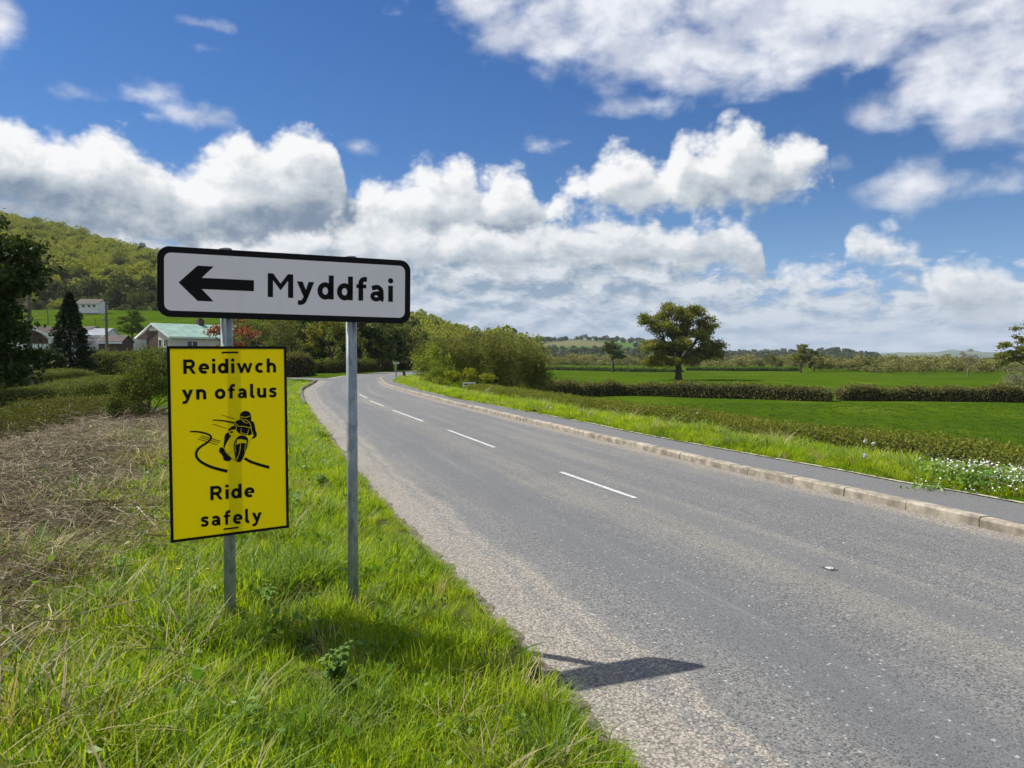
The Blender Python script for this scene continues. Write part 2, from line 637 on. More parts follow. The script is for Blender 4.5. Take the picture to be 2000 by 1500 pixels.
# ------------------------------------------------------------------ ground sheet
m, t, b = new_mat('pasture', 1.0, 0.0)
p = pos_of(t)
flat = vmath(t, 'MULTIPLY', p, (1, 1, 0))
n_big = noise(t, flat, 0.035, 4, 0.55)
n_mid = noise(t, flat, 0.6, 5, 0.62)
n_fine = noise(t, vmath(t, 'MULTIPLY', p, (9, 4.5, 0)), 1.0, 4, 0.65)
gr = mixc(t, n_big.step(0.35, 0.65), (0.040, 0.082, 0.004), (0.066, 0.118, 0.003))
gr = mixc(t, n_mid.step(0.35, 0.7), gr, (0.034, 0.066, 0.007))
gr = mixc(t, n_fine.step(0.42, 0.75) * 0.55, gr, (0.080, 0.122, 0.008))
soil = mixc(t, n_mid, (0.065, 0.052, 0.034), (0.15, 0.122, 0.078))
n_patch = noise(t, vmath(t, 'MULTIPLY', p, (0.12, 0.05, 0)), 1.0, 5, 0.65)
gr = mixc(t, n_patch.step(0.48, 0.70) * 0.6, gr, (0.105, 0.140, 0.016))
gr = mixc(t, n_patch.step(0.42, 0.26) * 0.5, gr, (0.036, 0.072, 0.010))
gr2 = mixc(t, attr(t, 'bramble').step(0.3, 0.7), gr, soil)
t.links.new(gr2.s, b.inputs['Base Color'])
bump(t, b, n_fine + n_mid, 0.6, 0.08)


def build_ground():
    ang = np.concatenate([np.linspace(-180, -48, 60, endpoint=False), np.linspace(-48, 48, 300), np.linspace(48, 180, 60)[1:]])
    rad = np.concatenate([[0.4], np.geomspace(1.2, 140, 210), np.geomspace(145, 8500, 60)])
    A, Rr = np.meshgrid(np.radians(ang), rad)
    X, Y = Rr * np.sin(A), Rr * np.cos(A)
    z, dl, dr, ds = terrain(X, Y, True)
    X, Y = X.ravel(), Y.ravel()
    na, nr = len(ang), len(rad)
    idx = np.arange(na * nr).reshape(nr, na)
    q = np.stack([idx[:-1, :-1], idx[:-1, 1:], idx[1:, 1:], idx[1:, :-1]], -1).reshape(-1, 4)[:, ::-1]
    br = sm(2.25, 3.2, dl + 0.35 * vnoise(X, Y, 1.9, 3)) * (1 - sm(17, 20, Y))
    br = np.maximum(br, 0.5 * ((dl > 0.0) & (dl < 3) & (Y < 50)) * sm(0, .1, dl))
    o = mesh_obj('ground', np.stack([X, Y, z], 1), q, MATS['pasture'], smooth=True, attrs={'bramble': br})
    tag(o, kind='structure')


build_ground()

# ------------------------------------------------------------------ road, footway, kerb
m, t, b = new_mat('asphalt', 0.72, 0.35)
p = pos_of(t)
dl_, dr_, s_ = attr(t, 'from_left'), attr(t, 'from_right'), attr(t, 'along')
vec_s = NX(t, node(t, 'ShaderNodeCombineXYZ', X=dl_, Y=s_ * 0.06).outputs[0])
streak = noise(t, vec_s, 2.2, 5, 0.6)
blot = noise(t, p, 0.7, 5, 0.6)
wob = (noise(t, p, 0.9, 4, 0.6) - 0.5) * 0.5
v1 = node(t, 'ShaderNodeTexVoronoi', Scale=95.0, Randomness=1.0)
t.links.new(p.s, v1.inputs['Vector'])
stone_r = NX(t, node(t, 'ShaderNodeSeparateColor', Color=NX(t, v1.outputs['Color'])).outputs[0])
stone_d = NX(t, v1.outputs['Distance'])
v2 = node(t, 'ShaderNodeTexVoronoi', Scale=70.0, Randomness=1.0)
t.links.new(p.s, v2.inputs['Vector'])
stone_r2 = NX(t, node(t, 'ShaderNodeSeparateColor', Color=NX(t, v2.outputs['Color'])).outputs[1])
gap2 = NX(t, v2.outputs['Distance']).step(0.42, 0.75)
base = mixc(t, stone_r, (0.070, 0.071, 0.072), (0.216, 0.214, 0.208))
brown = mixc(t, stone_r, (0.114, 0.108, 0.095), (0.282, 0.266, 0.231))
x_l = dl_ + wob
lane = x_l.step(2.0, 2.5) * x_l.step(3.4, 2.9) + x_l.step(4.6, 5.0)
base = mixc(t, (lane * 0.5 + streak.step(0.42, 0.7) * 0.75).m('MINIMUM', 0.85), base, brown)
# polished, bluish wheel tracks
track = x_l.step(1.0, 1.35) * x_l.step(2.0, 1.65) + x_l.step(2.6, 2.85) * x_l.step(3.3, 3.05) * 0.8
base = mixc(t, track * 0.62, base, (0.112, 0.119, 0.128))
vec_t = NX(t, node(t, 'ShaderNodeCombineXYZ', X=dl_ * 3.0, Y=s_ * 0.035).outputs[0])
long_ = noise(t, vec_t, 1.6, 6, 0.65)
base = mixc(t, long_.step(0.52, 0.72) * 0.40, base, (0.085, 0.087, 0.090))
base = mixc(t, long_.step(0.46, 0.28) * 0.30, base, (0.255, 0.245, 0.225))
# chippings and grit gathered along both edges
grit = mixc(t, stone_r2, (0.220, 0.196, 0.162), (0.410, 0.370, 0.312))
grit = mixc(t, gap2 * 0.6, grit, (0.05, 0.046, 0.042))
e_l = (x_l + (streak - 0.5) * 0.5)
edge_l = e_l.step(0.80, 0.46) * (1.0 - e_l.step(0.34, 0.42) * e_l.step(0.58, 0.50) * 0.55)
edge_r = (dr_ + wob * 0.35).step(0.42, 0.12) * 0.75
edge = edge_l.m('MAXIMUM', edge_r)
speck = stone_r2 * 0.5 + edge * 0.9
col = mixc(t, speck.step(0.45, 0.95) * edge.step(0.0, 0.5), base, grit)
glint = stone_r2.step(0.985, 0.995) * 0.6
col = mixc(t, glint, col, (0.5, 0.5, 0.48))
pit = stone_r.step(0.16, 0.10) * stone_d.step(0.55, 0.25)
col = mixc(t, pit * 0.75, col, (0.03, 0.03, 0.03))
col = mixc(t, blot.step(0.45, 0.75) * 0.22, col, (0.08, 0.08, 0.08))
t.links.new(col.s, b.inputs['Base Color'])
bump(t, b, stone_d * -1.0 + gap2 * edge * -1.5, 0.4, 0.005)

m, t, b = new_mat('footway_tarmac', 0.85, 0.25)
p = pos_of(t)
v1 = node(t, 'ShaderNodeTexVoronoi', Scale=130.0)
t.links.new(p.s, v1.inputs['Vector'])
r_ = NX(t, node(t, 'ShaderNodeSeparateColor', Color=NX(t, v1.outputs['Color'])).outputs[0])
c = mixc(t, r_, (0.092, 0.095, 0.100), (0.205, 0.205, 0.203))
c = mixc(t, noise(t, p, 1.4, 5, 0.6).step(0.45, 0.75) * 0.5, c, (0.15, 0.14, 0.125))
t.links.new(c.s, b.inputs['Base Color'])
bump(t, b, NX(t, v1.outputs['Distance']), 0.4, 0.004)

plain('concrete', (0.30, 0.265, 0.212), 0.9, 0.42, 5.0, 0.2, bumps=0.25)
plain('edging_concrete', (0.42, 0.38, 0.29), 0.9, 0.3, 9.0, 0.2)
m, t, b = new_mat('road_paint', 0.7, 0.3)
p = pos_of(t)
wear = noise(t, p, 38, 4, 0.7)
c = mixc(t, wear.step(0.50, 0.62), (0.58, 0.58, 0.56), (0.20, 0.20, 0.20))
t.links.new(c.s, b.inputs['Base Color'])


def param(line):
    return np.concatenate([[0], np.cumsum(np.linalg.norm(np.diff(line, axis=0), axis=1))])


def ribbon(name, A, B, n_len, n_w, z, mat, parent=None, attrs=False):
    sa, sb = np.linspace(0, 1, n_len), np.linspace(0, 1, n_len)
    pa, pb_ = param(A) / param(A)[-1], param(B) / param(B)[-1]
    a = np.stack([np.interp(sa, pa, A[:, 0]), np.interp(sa, pa, A[:, 1])], 1)
    c = np.stack([np.interp(sb, pb_, B[:, 0]), np.interp(sb, pb_, B[:, 1])], 1)
    w = np.linspace(0, 1, n_w)
    V = a[:, None, :] * (1 - w)[None, :, None] + c[:, None, :] * w[None, :, None]
    zz = np.full(V.shape[:2], z) if np.isscalar(z) else z(V[..., 0], V[..., 1])
    P3 = np.concatenate([V, zz[..., None]], -1).reshape(-1, 3)
    idx = np.arange(n_len * n_w).reshape(n_len, n_w)
    q = np.stack([idx[:-1, :-1], idx[:-1, 1:], idx[1:, 1:], idx[1:, :-1]], -1).reshape(-1, 4)
    at = None
    if attrs:
        mid = (a + c) / 2
        al = np.concatenate([[0], np.cumsum(np.linalg.norm(np.diff(mid, axis=0), axis=1))])
        at = {'from_left': np.abs(sdist(P3[:, 0], P3[:, 1], LE)), 'from_right': np.abs(sdist(P3[:, 0], P3[:, 1], RE)), 'along': np.repeat(al, n_w)}
    return mesh_obj(name, P3, q, mat, parent, True, attrs=at)


def match(A, B):
    """the part of B that runs beside A: nearest points"""
    out = []
    for q in A:
        out.append(B[np.argmin(np.sum((B - q) ** 2, 1))])
    return np.array(out)


road = tag(ribbon('road', LE, RE, 320, 13, 0.0, MATS['asphalt'], attrs=True), kind='structure')


def offset(line, d):
    tn = np.gradient(line, axis=0)
    tn /= np.linalg.norm(tn, axis=1)[:, None]
    return line + np.stack([-tn[:, 1], tn[:, 0]], 1) * d


SL, SR = offset(SIDE, 2.3), offset(SIDE, -2.3)
side = mesh_side = ribbon('side_road', SL, SR, 90, 5, lambda x, y: side_z(x, y) + 0.004, MATS['footway_tarmac'])
tag(side, kind='structure')

K2 = offset(RE, -0.14)
pavement = tag(ribbon('pavement', K2, PB, 260, 5, 0.1, MATS['footway_tarmac']), kind='structure')
eb = ribbon('edging', PB, offset(PB, -0.07), 260, 2, 0.112, MATS['edging_concrete'], pavement)

# kerb stones, one by one
RL = param(RE)
ks = 0.0
n_stone = 0
while ks < min(RL[-1], 92) - 1:
    a = np.array([np.interp(ks + 0.006, RL, RE[:, k]) for k in (0, 1)])
    c = np.array([np.interp(ks + 0.909, RL, RE[:, k]) for k in (0, 1)])
    d_ = (c - a) / np.linalg.norm(c - a)
    nr_ = np.array([d_[1], -d_[0]])          # away from the road
    jz = random.uniform(-0.006, 0.006)
    jo = random.uniform(-0.006, 0.006)
    if a[1] > 1.0:
        prof = [(0.0, -0.08), (0.004, 0.082), (0.022, 0.104), (0.139, 0.104), (0.139, -0.08)]
        vs = []
        for e in (a, c):
            for o_, z_ in prof:
                q = e + nr_ * (o_ + jo)
                vs.append((q[0], q[1], z_ + jz))
        n5 = 5
        fs = [(0, 1, 2, 3, 4), (9, 8, 7, 6, 5)] + [(i, i + 5, (i + 1) % 5 + 5, (i + 1) % 5) for i in range(5)]
        mesh_obj('kerb_stone', vs, fs, MATS['concrete'], pavement)
    ks += 0.915

# kerb along the inside of the bend up to the side road
LL = param(LE)
i0 = int(np.argmin(np.abs(LE[:, 1] - 27)))
seg = LE[i0:int(np.argmin(np.abs(LE[:, 1] - 55)))]
plain('bend_kerb', (0.13, 0.125, 0.12), 0.9, 0.3, 8.0)
sl = param(seg)
ks = 0.0
while ks < sl[-1] - 1:
    a = np.array([np.interp(ks + 0.006, sl, seg[:, k]) for k in (0, 1)])
    c = np.array([np.interp(ks + 0.909, sl, seg[:, k]) for k in (0, 1)])
    d_ = (c - a) / np.linalg.norm(c - a)
    nr_ = np.array([-d_[1], d_[0]])
    vs = []
    for e in (a, c):
        for o_, z_ in [(0.0, -0.06), (0.004, 0.10), (0.022, 0.12), (0.125, 0.12), (0.125, -0.06)]:
            q = e + nr_ * o_
            vs.append((q[0], q[1], z_))
    mesh_obj('kerb_stone', vs, [(4, 3, 2, 1, 0), (5, 6, 7, 8, 9)] + [(i, (i + 1) % 5, (i + 1) % 5 + 5, i + 5) for i in range(5)], MATS['bend_kerb'], road)
    ks += 0.915

# crumbled edge of soil and grit between tarmac and verge
m, t, b = new_mat('edge_soil', 0.95, 0.1)
p = pos_of(t)
v1 = node(t, 'ShaderNodeTexVoronoi', Scale=75.0)
t.links.new(p.s, v1.inputs['Vector'])
r_ = NX(t, node(t, 'ShaderNodeSeparateColor', Color=NX(t, v1.outputs['Color'])).outputs[0])
c = mixc(t, r_, (0.09, 0.075, 0.05), (0.30, 0.26, 0.20))
c = mixc(t, noise(t, p, 9.0, 5, 0.65).step(0.45, 0.65), c, (0.075, 0.085, 0.03))
t.links.new(c.s, b.inputs['Base Color'])
bump(t, b, NX(t, v1.outputs['Distance']), 0.5, 0.008)
LEs = LE[(LE[:, 1] > 0.5) & (LE[:, 1] < 28)]
sE = np.linspace(0, param(LEs)[-1], 420)
LEd = np.stack([np.interp(sE, param(LEs), LEs[:, k]) for k in (0, 1)], 1)
wig = 0.035 * vnoise(sE, sE * .6, 6.0, 2) + 0.03 * vnoise(sE, sE * .3, 15.0, 5) + np.random.default_rng(3).normal(size=len(sE)) * .012
tnE = np.gradient(LEd, axis=0)
tnE /= np.linalg.norm(tnE, axis=1)[:, None]
nmE = np.stack([-tnE[:, 1], tnE[:, 0]], 1)
inn, mid_, outr = LEd - nmE * (0.045 + wig)[:, None], LEd + nmE * 0.06, LEd + nmE * 0.26
V_ = np.stack([np.c_[inn, np.full(len(sE), .005)], np.c_[mid_, np.full(len(sE), .022)], np.c_[outr, np.full(len(sE), .045)]], 1).reshape(-1, 3)
ix = np.arange(len(V_)).reshape(-1, 3)
tag(mesh_obj('road_edge_soil', V_, np.stack([ix[:-1, 1:], ix[:-1, :-1], ix[1:, :-1], ix[1:, 1:]], -1).reshape(-1, 4), MATS['edge_soil'], None, True), kind='structure')

# centre line dashes
for (x0, y0), (x1, y1) in [((1095, 922), (1241, 973)), ((875, 840), (966, 874)), ((767, 801), (826, 823)), ((723, 783), (750, 793.5)), ((702, 770), (717, 777.5)), ((688, 760.5), (697, 766))]:
    a, c = at_z(x0, y0), at_z(x1, y1)
    d_ = (c - a).normalized()
    nr_ = Vector((d_.y, -d_.x, 0)) * 0.036
    vs = []
    n = 14
    for i in range(n + 1):
        q = a.lerp(c, i / n)
        j1, j2 = random.uniform(0.86, 1.08), random.uniform(0.86, 1.08)
        vs += [tuple(q - nr_ * j1 + Vector((0, 0, 0.004))), tuple(q + nr_ * j2 + Vector((0, 0, 0.004)))]
    mesh_obj('lane_marking', vs, [(2 * i, 2 * i + 2, 2 * i + 3, 2 * i + 1) for i in range(n)], MATS['road_paint'], road)

# ------------------------------------------------------------------ lettering: road-sign alphabet drawn with strokes (x-height 1)
SW = 0.30


def arc(cx, cy, rx, ry, a0, a1, n=18):
    return [(cx + rx * math.cos(R(a0 + (a1 - a0) * i / n)), cy + ry * math.sin(R(a0 + (a1 - a0) * i / n))) for i in range(n + 1)]


def stroke(path, w=SW, w2=None):
    """a stroked path as a list of quads"""
    p = [np.array(q, float) for q in path]
    p = [p[0]] + [p[i] for i in range(1, len(p)) if np.linalg.norm(p[i] - p[i - 1]) > 1e-5]
    n = len(p)
    L, Rt = [], []
    for i in range(n):
        d = p[min(i + 1, n - 1)] - p[max(i - 1, 0)]
        if 0 < i < n - 1:
            u, v = p[i] - p[i - 1], p[i + 1] - p[i]
            u, v = u / np.linalg.norm(u), v / np.linalg.norm(v)
            d = u + v
            k = 1.0 / max(0.5, math.sqrt(max(0.05, (1 + float(u @ v)) / 2)))
        else:
            k = 1.0
        d = d / np.linalg.norm(d)
        nn = np.array([-d[1], d[0]])
        ww = w if w2 is None else w + (w2 - w) * i / (n - 1)
        L.append(p[i] + nn * ww / 2 * k)
        Rt.append(p[i] - nn * ww / 2 * k)
    return [[L[i], Rt[i], Rt[i + 1], L[i + 1]] for i in range(n - 1)]


def rect(x0, x1, y0, y1):
    return [[(x0, y0), (x1, y0), (x1, y1), (x0, y1)]]


h = SW / 2
GLYPH = {
    'M': (1.47, rect(0, SW, 0, 1.4) + rect(1.47 - SW, 1.47, 0, 1.4) + [[(0.12, 1.4), (0.31, 1.4), (0.735, 0.82), (0.735, 0.42), (0.14, 1.22)], [(1.35, 1.4), (1.33, 1.22), (0.735, 0.42), (0.735, 0.82), (1.16, 1.4)]]),
    'R': (1.10, rect(0, SW, 0, 1.4) + stroke([(h, 1.4 - h)] + [(0.58, 1.4 - h)] + arc(0.58, 0.955, 0.31, 0.31, 88, -88) + [(0.58, 0.645), (h, 0.645)], 0.29) + [[(0.40, 0.66), (0.71, 0.66), (1.12, 0), (0.80, 0)]]),
    'y': (1.02, [[(0, 1), (0.33, 1), (0.67, 0.18), (0.48, -0.10)], [(0.69, 1), (1.02, 1), (0.61, -0.06), (0.34, -0.06)]] + stroke([(0.47, -0.02), (0.42, -0.14), (0.34, -0.225), (0.24, -0.26), (0.06, -0.26)], 0.27)),
    'd': (0.96, stroke(arc(0.45, 0.5, 0.315, 0.375, 0, 360, 40)) + rect(0.96 - SW, 0.96, 0, 1.45)),
    'f': (0.66, stroke([(0.28, 0), (0.28, 1.08)] + arc(0.53, 1.08, 0.25, 0.245, 175, 95, 10) + [(0.66, 1.322)], 0.29) + rect(0.0, 0.62, 0.77, 1.0)),
    'a': (0.92, stroke([(0.10, 0.80)] + arc(0.40, 0.55, 0.30, 0.325, 118, 5, 16) + [(0.70, 0.45), (0.70, 0.29)] + arc(0.86, 0.26, 0.16, 0.155, 185, 262, 8), 0.285) + stroke(arc(0.37, 0.30, 0.245, 0.19, 0, 360, 32), 0.245) + rect(0.40, 0.60, 0.46, 0.62)),
    'i': (0.27, rect(0, SW, 0, 1.0) + [arc(h, 1.31, 0.165, 0.165, 0, 345, 23)]),
    'e': (0.94, stroke([(0.82, 0.49)] + arc(0.47, 0.5, 0.335, 0.375, 2, 310, 34)) + rect(0.16, 0.92, 0.40, 0.59)),
    'w': (1.48, [[(0, 1), (0.28, 1), (0.50, 0.36), (0.47, 0), (0.31, 0)], [(0.31, 0), (0.54, 0), (0.86, 1), (0.62, 1)], [(0.62, 1), (0.86, 1), (1.17, 0), (0.94, 0)], [(0.94, 0), (1.17, 0), (1.48, 1), (1.20, 1)]]),
    'c': (0.86, stroke(arc(0.47, 0.5, 0.335, 0.375, 52, 308, 30))),
    'h': (0.90, rect(0, SW, 0, 1.45) + stroke([(h, 0.45)] + arc(0.45, 0.56, 0.315, 0.315, 165, 0, 16) + [(0.765, 0.5), (0.765, 0)])),
    'n': (0.90, rect(0, SW, 0, 1.0) + stroke([(h, 0.45)] + arc(0.45, 0.56, 0.315, 0.315, 165, 0, 16) + [(0.765, 0.5), (0.765, 0)])),
    'o': (0.97, stroke(arc(0.485, 0.5, 0.35, 0.375, 0, 360, 40))),
    'l': (0.42, stroke([(h, 1.45), (h, 0.30)] + arc(0.335, 0.30, 0.2, 0.185, 180, 268, 8) + [(0.42, 0.115)], 0.29)),
    'u': (0.90, stroke([(h, 1.0), (h, 0.44)] + arc(0.45, 0.44, 0.315, 0.315, 180, 345, 16)) + rect(0.90 - SW, 0.90, 0, 1.0)),
    's': (0.80, stroke([(0.72, 0.80), (0.60, 0.865), (0.44, 0.885), (0.27, 0.86), (0.175, 0.77), (0.19, 0.66), (0.30, 0.58), (0.48, 0.52), (0.60, 0.44), (0.645, 0.33), (0.60, 0.20), (0.46, 0.125), (0.30, 0.118), (0.07, 0.20)], 0.265)),
}
ADV = {'y': -0.02, 'f': -0.03, 'w': 0.0}


def word_polys(text, gap=0.235, space=0.55):
    out, x = [], 0.0
    for ch in text:
        if ch == ' ':
            x += space
            continue
        w, polys = GLYPH[ch]
        out.append((ch, [[(a + x, c_) for a, c_ in poly] for poly in polys]))
        x += w + gap
    return out, x - gap


def flat_mesh(name, polys, dy, mat, parent):
    """polygons given in the sign's own plane, lying dy in front of it"""
    vs, fs = [], []
    for poly in polys:
        area = sum(poly[i][0] * poly[(i + 1) % len(poly)][1] - poly[(i + 1) % len(poly)][0] * poly[i][1] for i in range(len(poly)))
        if area < 0:
            poly = list(reversed(poly))
        fs.append(tuple(range(len(vs), len(vs) + len(poly))))
        vs += [(q[0], -dy, q[1]) for q in poly]
    return mesh_obj(name, vs, fs, mat, parent)


def rounded(w, hgt, r, n=8):
    pts = []
    for cx, cz, a in ((w - r, r, -90), (w - r, hgt - r, 0), (r, hgt - r, 90), (r, r, 180)):
        pts += [(cx + r * math.cos(R(a + 90 * i / n)), cz + r * math.sin(R(a + 90 * i / n))) for i in range(n + 1)]
    return pts


def sign_frame(x0, y0, x1, y1):
    """rotation of an upright plate from (x0, y0) to (x1, y1)"""
    return math.atan2(y1 - y0, x1 - x0)


class Plane:
    """an upright plate: pixel -> plate coordinates"""
    def __init__(self, p0, p1):
        self.o = Vector((p0[0], p0[1], 0))
        self.u = Vector((p1[0] - p0[0], p1[1] - p0[1], 0)).normalized()
        self.n = Vector((self.u.y, -self.u.x, 0))

    def uv(self, px, py):
        d = ray(px, py)
        c0 = Vector((0, 0, CAM_H))
        t_ = (self.o - c0).dot(self.n) / d.dot(self.n)
        q = c0 + d * t_
        return (q - self.o).dot(self.u), q.z


# materials of the signs
def sign_paint(name, col, rough, spec=0.4):
    m, t, b = new_mat(name, rough, spec)
    p = pos_of(t)
    dirt = noise(t, vmath(t, 'MULTIPLY', p, (6, 6, 2)), 1.0, 6, 0.65).step(0.5, 0.85)
    spots = noise(t, p, 42, 3, 0.5).step(0.72, 0.78)
    c = mixc(t, dirt * 0.24, col, [k * 0.55 for k in col])
    c = mixc(t, spots * 0.35, c, (0.18, 0.17, 0.15))
    t.links.new(c.s, b.inputs['Base Color'])
    return m


sign_paint('sign_white', (0.88, 0.83, 0.865), 0.45)
sign_paint('sign_black', (0.008, 0.008, 0.010), 0.5, 0.12)
m, t, b = new_mat('sign_yellow', 0.5, 0.12)
p = pos_of(t)
gr_ = noise(t, vmath(t, 'MULTIPLY', p, (5, 5, 1.6)), 1.0, 6, 0.65).step(0.45, 0.85)
c = mixc(t, gr_ * 0.30, (0.97, 0.75, 0.0), (0.70, 0.54, 0.01))
c = mixc(t, noise(t, p, 60, 3, 0.5).step(0.70, 0.76) * 0.4, c, (0.35, 0.27, 0.06))
t.links.new(c.s, b.inputs['Base Color'])
tr = node(t, 'ShaderNodeBsdfTranslucent', Color=(0.95, 0.74, 0.0, 1))
mx = t.nodes.new('ShaderNodeMixShader')
mx.inputs[0].default_value = 0.085
t.links.new(b.outputs[0], mx.inputs[1])
t.links.new(tr.outputs[0], mx.inputs[2])
t.links.new(mx.outputs[0], t.nodes['Material Output'].inputs[0])
m, t, b = new_mat('galvanised', 0.42, 0.5)
p = pos_of(t)
sp = node(t, 'ShaderNodeTexVoronoi', Scale=38.0)
t.links.new(vmath(t, 'MULTIPLY', p, (1, 1, 0.45)).s, sp.inputs['Vector'])
cell = NX(t, node(t, 'ShaderNodeSeparateColor', Color=NX(t, sp.outputs['Color'])).outputs[0])
n_ = noise(t, vmath(t, 'MULTIPLY', p, (1, 1, 0.35)), 26, 5, 0.65)
c = mixc(t, cell, (0.20, 0.245, 0.25), (0.33, 0.375, 0.38))
c = mixc(t, n_.step(0.58, 0.70) * 0.75, c, (0.50, 0.54, 0.54))
t.links.new(c.s, b.inputs['Base Color'])
b.inputs['Metallic'].default_value = 0.35
plain('grey_metal', (0.30, 0.31, 0.31), 0.5, 0.2, 12.0, 0.5, 0.4)


def oriented(name, plane, p0, label, cat, rz_extra=0.0):
    o = link(name, None, None, (p0[0], p0[1], p0[2]))
    o.rotation_euler = (0, 0, math.atan2(plane.u.y, plane.u.x))
    return tag(o, label, cat)


# ---------- white direction sign on two posts
SC = 0.873
PW = Plane((-2.326 * SC, 5.02 * SC), (-0.754 * SC, 5.657 * SC))
uL, zTL = PW.uv(305, 479.2)
_, zBL = PW.uv(305, 618.0)
uR, zTR = PW.uv(800.5, 509.2)
_, zBR = PW.uv(800.5, 632.3)
W_ = uR - uL
tilt = math.atan2((zTR + zBR - zTL - zBL) / 2, W_)
H_ = (zTL - zBL + zTR - zBR) / 2
print('white sign', W_, H_, math.degrees(tilt), zTL, zBL, zTR, zBR)
corner = PW.o + PW.u * uL
dsign = thing('direction_sign', (corner.x, corner.y, zBL), 'white direction board with black border, left arrow and Myddfai on two grey posts', 'road sign', rz=math.atan2(PW.u.y, PW.u.x))


def to_plate(px, py):
    """pixel -> coordinates on the white plate (its own tilt taken out)"""
    u, z = PW.uv(px, py)
    du, dz = u - uL, z - zBL
    c_, s_2 = math.cos(tilt), math.sin(tilt)
    return (du * c_ + dz * s_2, -du * s_2 + dz * c_)


panel = MB().prism(rounded(W_, H_, 0.066), 0.0, 0.022).build('panel', MATS['sign_black'], dsign)
panel.rotation_euler = (0, -tilt, 0)
bo = 0.036
face = [(x + bo, z + bo) for x, z in rounded(W_ - 2 * bo, H_ - 2 * bo, 0.038)]
flat_mesh('white_face', [face], 0.0012, MATS['sign_white'], panel)
arrow_px = [(250, 332), (385, 213), (500, 219), (415, 300), (785, 318), (785, 396), (413, 379), (498, 466), (385, 463)]
ap = [to_plate(280 + x / 3.636, 460 + y / 3.636) for x, y in arrow_px]
# true up the arrow: symmetric about its axis
tip = ap[0]
ay = (ap[4][1] + ap[5][1]) / 2
hw = abs(ap[1][1] - ap[8][1]) / 2
sw_ = abs(ap[4][1] - ap[5][1]) / 2
x1, x2, x3, x4 = (ap[1][0] + ap[8][0]) / 2, (ap[2][0] + ap[7][0]) / 2, (ap[3][0] + ap[6][0]) / 2, (ap[4][0] + ap[5][0]) / 2
flat_mesh('arrow', [[(tip[0], ay), (x1, ay - hw), (x2, ay - hw), (x3, ay - sw_), (x3, ay + sw_), (x2, ay + hw), (x1, ay + hw)], [(x3, ay - sw_), (x4, ay - sw_), (x4, ay + sw_), (x3, ay + sw_)]], 0.0024, MATS['sign_black'], panel)


def lettering(parent, text, p_left, p_right, dy, mat, gap=0.235, height=None, hscale=1.0):
    """a word whose left and right ends and baseline are given on the plate"""
    glyphs, wid = word_polys(text, gap)
    s = (p_right[0] - p_left[0]) / wid
    sy = height if height else s
    tl = (p_right[1] - p_left[1]) / (p_right[0] - p_left[0])
    for ch, ps in glyphs:
        flat_mesh('letter', [[(p_left[0] + a * s, p_left[1] + a * s * tl + c_ * sy) for a, c_ in poly] for poly in ps], dy, mat, parent)


a = to_plate(280 + 883 / 3.636, 460 + 437 / 3.636)
c = to_plate(280 + 1768 / 3.636, 460 + 471 / 3.636)
mt_ = to_plate(280 + 883 / 3.636, 460 + 268 / 3.636)
ym = (a[1] + c[1]) / 2
lettering(panel, 'Myddfai', (a[0], ym), (c[0], ym), 0.0024, MATS['sign_black'], 0.215, height=(mt_[1] - a[1]) / 1.4)

# posts stand just behind the plate; caps on top
PR = 0.034
for px_, top in ((441, 482.0), (688.5, 498.2)):
    u, ztop = PW.uv(px_, top)
    q = PW.o + PW.u * u - PW.n * (0.022 + PR + 0.004)
    loc = dsign.matrix_basis.inverted() @ Vector((q.x, q.y, 0))
    mb = MB().tube([(loc.x, loc.y, -0.5 - zBL), (loc.x, loc.y, ztop - zBL - 0.012)], PR, 24)
    po = mb.build('post', MATS['galvanised'], dsign, smooth=False)
    po.data.polygons.foreach_set('use_smooth', [len(f.vertices) == 4 for f in po.data.polygons])
    MB().tube([(loc.x, loc.y, ztop - zBL - 0.03), (loc.x, loc.y, ztop - zBL - 0.004), (loc.x, loc.y, ztop - zBL)], [PR + 0.003, PR + 0.003, PR - 0.004], 20).build('post_cap', MATS['grey_metal'], po)
    for zz in (0.10, H_ - 0.10):
        MB().box(loc.x - 0.06, loc.x + 0.06, 0.0225, 0.034, zz - 0.02, zz + 0.02).build('clip', MATS['grey_metal'], po)
    if px_ < 500:
        LPOST = Vector((q.x, q.y, 0))

# ---------- yellow motorcycle sign strapped to the left post
PY = Plane((-2.183 * SC, 4.887 * SC), (-1.5526 * SC, 5.317 * SC))
# sits against the front of the post
shift_ = (LPOST - PY.o).dot(PY.n) + PR + 0.012
f_ = 1.0 + shift_ / max(0.1, (PY.o - Vector((0, 0, 0))).dot(-PY.n))
yaw_y = math.atan2(PY.u.y, PY.u.x)
PY.o = PY.o + PY.n * shift_
uL2, zTL2 = PY.uv(327.5, 676.0)
_, zBL2 = PY.uv(331.0, 1060.5)
uR2, zTR2 = PY.uv(560.5, 676.5)
_, zBR2 = PY.uv(563.0, 1030.5)
W2 = uR2 - uL2
H2 = ((zTL2 - zBL2) + (zTR2 - zBR2)) / 2
tilt2 = math.atan2((zTR2 + zBR2 - zTL2 - zBL2) / 2, W2)
print('yellow sign', W2, H2, math.degrees(tilt2), shift_, zTL2, zBL2, zTR2, zBR2)
corner2 = PY.o + PY.u * uL2
ysign = thing('rider_warning_sign', (corner2.x, corner2.y, (zBL2 + zBR2 - W2 * math.sin(tilt2)) / 2), 'yellow motorcycle safety sign with black border strapped to the post', 'road sign', rz=yaw_y)
zB0 = ysign.location.z


def to_yellow(px, py):
    u, z = PY.uv(px, py)
    du, dz = u - uL2, z - zB0
    return (du * math.cos(tilt2) + dz * math.sin(tilt2), -du * math.sin(tilt2) + dz * math.cos(tilt2))


